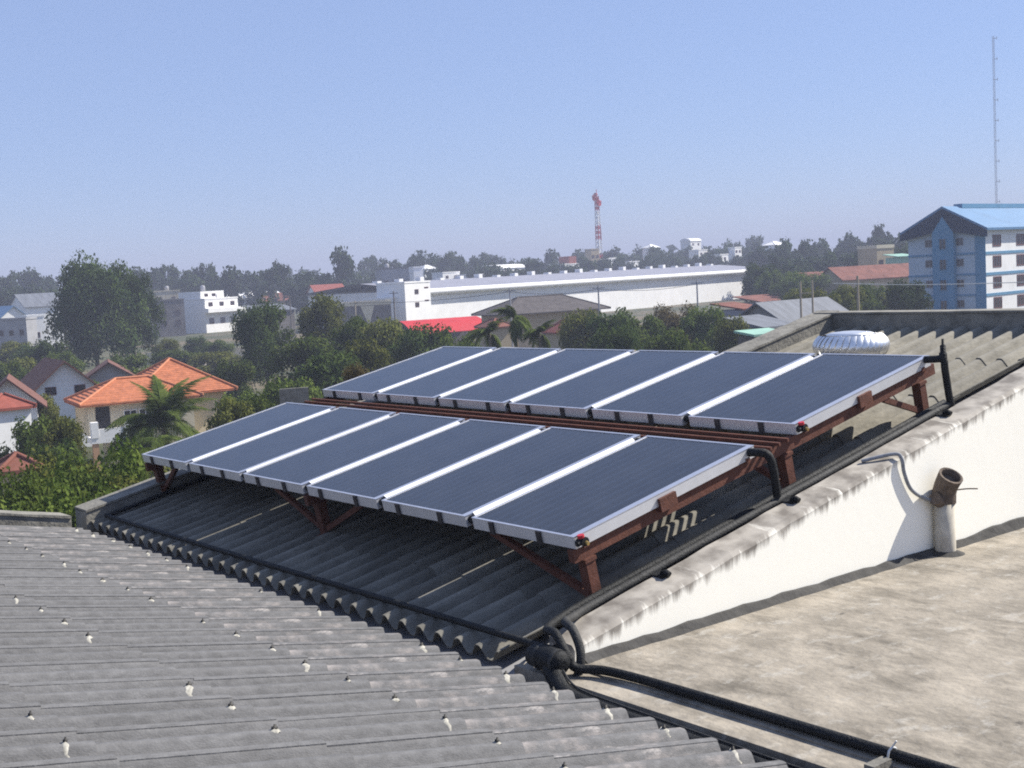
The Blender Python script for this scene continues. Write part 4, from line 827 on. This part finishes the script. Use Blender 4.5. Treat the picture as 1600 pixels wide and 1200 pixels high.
for k in range(1, 5):
    z_ = k*3.05-.1; add_box(ba, 'floor_band', 'blue_paint', -BW-.06, -BW/2-1.72, -.10, -.003, z_+.25, z_+.55); add_box(ba, 'floor_band', 'blue_paint', -BW/2+1.72, -1.52, -.10, -.003, z_+.25, z_+.55)
    add_box(ba, 'floor_band', 'blue_paint', .061, .15, -.05, BD, z_+.15, z_+.55)
w1 = win_mesh(1.25, 1.15, M['steel'], M['glass_dark'], 1); w2 = win_mesh(2.6, 1.7, M['win_brown'], M['glass_dark'], 2); w3 = win_mesh(1.1, 1.6, M['blue_paint'], M['glass_dark'], 1)
for k in range(5):
    z_ = k*3.05+1.9
    for x in (-BW+3.4, -3.9): o = place('window', w1[0], ba, (x, -.054 if k == 0 else -.003, z_+.2)); place('pane', w1[1], o)
    o = place('window', w3[0], ba, (-BW/2, -.905, z_)); place('pane', w3[1], o)
    for j in range(5): o = place('window', w2[0], ba, (.063, 3.6+7.6*j, z_+.1), (0, 0, R(90))); place('pane', w2[1], o)
mb = MB(); mb.box(-BW/2-.7, -BW/2+.7, 4, BD-1, AH-.3, AH+.35); mb.build('ridge_vent', M['blue_paint'], ba)
add_box(ba, 'downpipe', 'cream', -1.1, -.7, -.2, -.055, 0, 3.4)

# ------------------------------------------------------------------ poles and wires
def upole(label, b, d, e, arm=True, r=.14, m='pole'):
    o = thing('utility_pole', label, 'pole', site(b, d), (0, 0, YAW)); h = rise(b, e, d); mb = MB(); mb.tube([(0, 0, 0), (0, 0, h)], [r*1.15, r*.8], 8); mb.build('shaft', M[m], o)
    if arm:
        mb = MB(); mb.box(-.9, .9, -.06, .06, h-.5, h-.36); mb.build('cross_arm', M[m], o)
    return o
upole('wooden pole with a bracket beside the rust brown roof', 1248, 130, 440, False, .13); upole('wooden pole second along the grey corrugated shed', 1266.5, 130, 438, False, .12); upole('tall brown pole in front of the trees and the blue block', 1337.5, 110, 431, False, .13)
add = thing('cross_beam', 'short beam joining the two wooden poles', 'beam', site(1257, 130)); mb = MB(); a = site(1248, 130)-site(1257, 130); mb.bar(a+Vector((0, 0, rise(1257, 458, 130))), -a+Vector((0, 0, rise(1257, 458, 130))), .12, .12); mb.build('beam', M['pole'], add)
upole('dark pole in front of the white entrance building', 614, 250, 455, True, .16, 'darkw'); upole('pole by the tan flat building', 553, 230, 470, True, .14, 'pole')
upole('blue grey pole midway along the warehouse wall', 933, 190, 446, True, .14, 'steel'); upole('pole near the warehouse end wall', 1087, 190, 438, True, .14, 'steel'); upole('pole behind the bright green palm', 795, 190, 450, True, .13, 'steel')
upole('dark pole beside the grey roofed open shed', 452, 260, 462, True, .14, 'darkw')
a, b_ = site(1300, 112), site(1600, 90); mid = (a+b_)/2
za, zb = GZ+rise(1300, 443, 112), GZ+rise(1600, 441, 90)
pipe('power_cable', 'pale power cable crossing in front of the blue block', [(a.x, a.y, za), (mid.x, mid.y, (za+zb)/2-.15), (b_.x, b_.y, zb)], .03, M['wire'], 'cable', 8, 6)

for (b0, b1, y0, y1, lab) in ((795, 933, 452, 448, 'sagging dark cable between the poles in front of the warehouse, nearer the palms'), (933, 1087, 448, 440, 'sagging dark cable between the poles in front of the warehouse, nearer the sheds'), (553, 795, 470, 452, 'long dark cable from the tan flat building to the palms')):
    d0, d1 = (230 if b0 == 553 else 190), 190
    p, q = site(b0, d0, GZ+rise(b0, y0, d0)-.4), site(b1, d1, GZ+rise(b1, y1, d1)-.4)
    pipe('power_cable', lab, [p, p.lerp(q, .33)-Vector((0, 0, .45)), p.lerp(q, .67)-Vector((0, 0, .45)), q], .035, M['black'], 'cable', 6, 5)
for (b, d, z_, lab) in ((318, 401, 12.85, 'steel water tank on the white villa roof'), (336, 398, rise(325, 468, 400)+.05, 'small steel water tank beside the villa upper storey'), (262, 430, rise(258, 456, 430)+.05, 'water tank on the yellow topped block'), (606, 420, rise(618, 421, 420)+.05, 'water tank on the grey unfinished block')):
    w_ = thing('water_tank', lab, 'water tank', site(b, d, GZ+z_)); mb = MB(); mb.lathe([(0, 0), (.75, 0), (.75, 1.5), (.5, 1.8), (0, 1.85)], 14); mb.build('tank', M['steel'], w_)
    mb = MB(); mb.lathe([(.25, 1.8), (.25, 1.95), (0, 1.97)], 10); mb.build('lid', M['darkw'], w_)

# ------------------------------------------------------------------ haze
mb = MB(); HX = 2350; mb.box(-HX, HX, -HX, HX, GZ-1, 44); hz = mb.build('haze', None or bpy.data.materials.new('haze air')); hz['kind'] = 'stuff'
hm = hz.data.materials[0]; hm.use_nodes = True; N, L = hm.node_tree.nodes, hm.node_tree.links; N.clear()
pv = N.new('ShaderNodeVolumePrincipled'); pv.inputs['Color'].default_value = (.56, .60, .76, 1); pv.inputs['Density'].default_value = .00074; pv.inputs['Anisotropy'].default_value = 0.0
ho = N.new('ShaderNodeOutputMaterial'); L.new(pv.outputs[0], ho.inputs['Volume'])
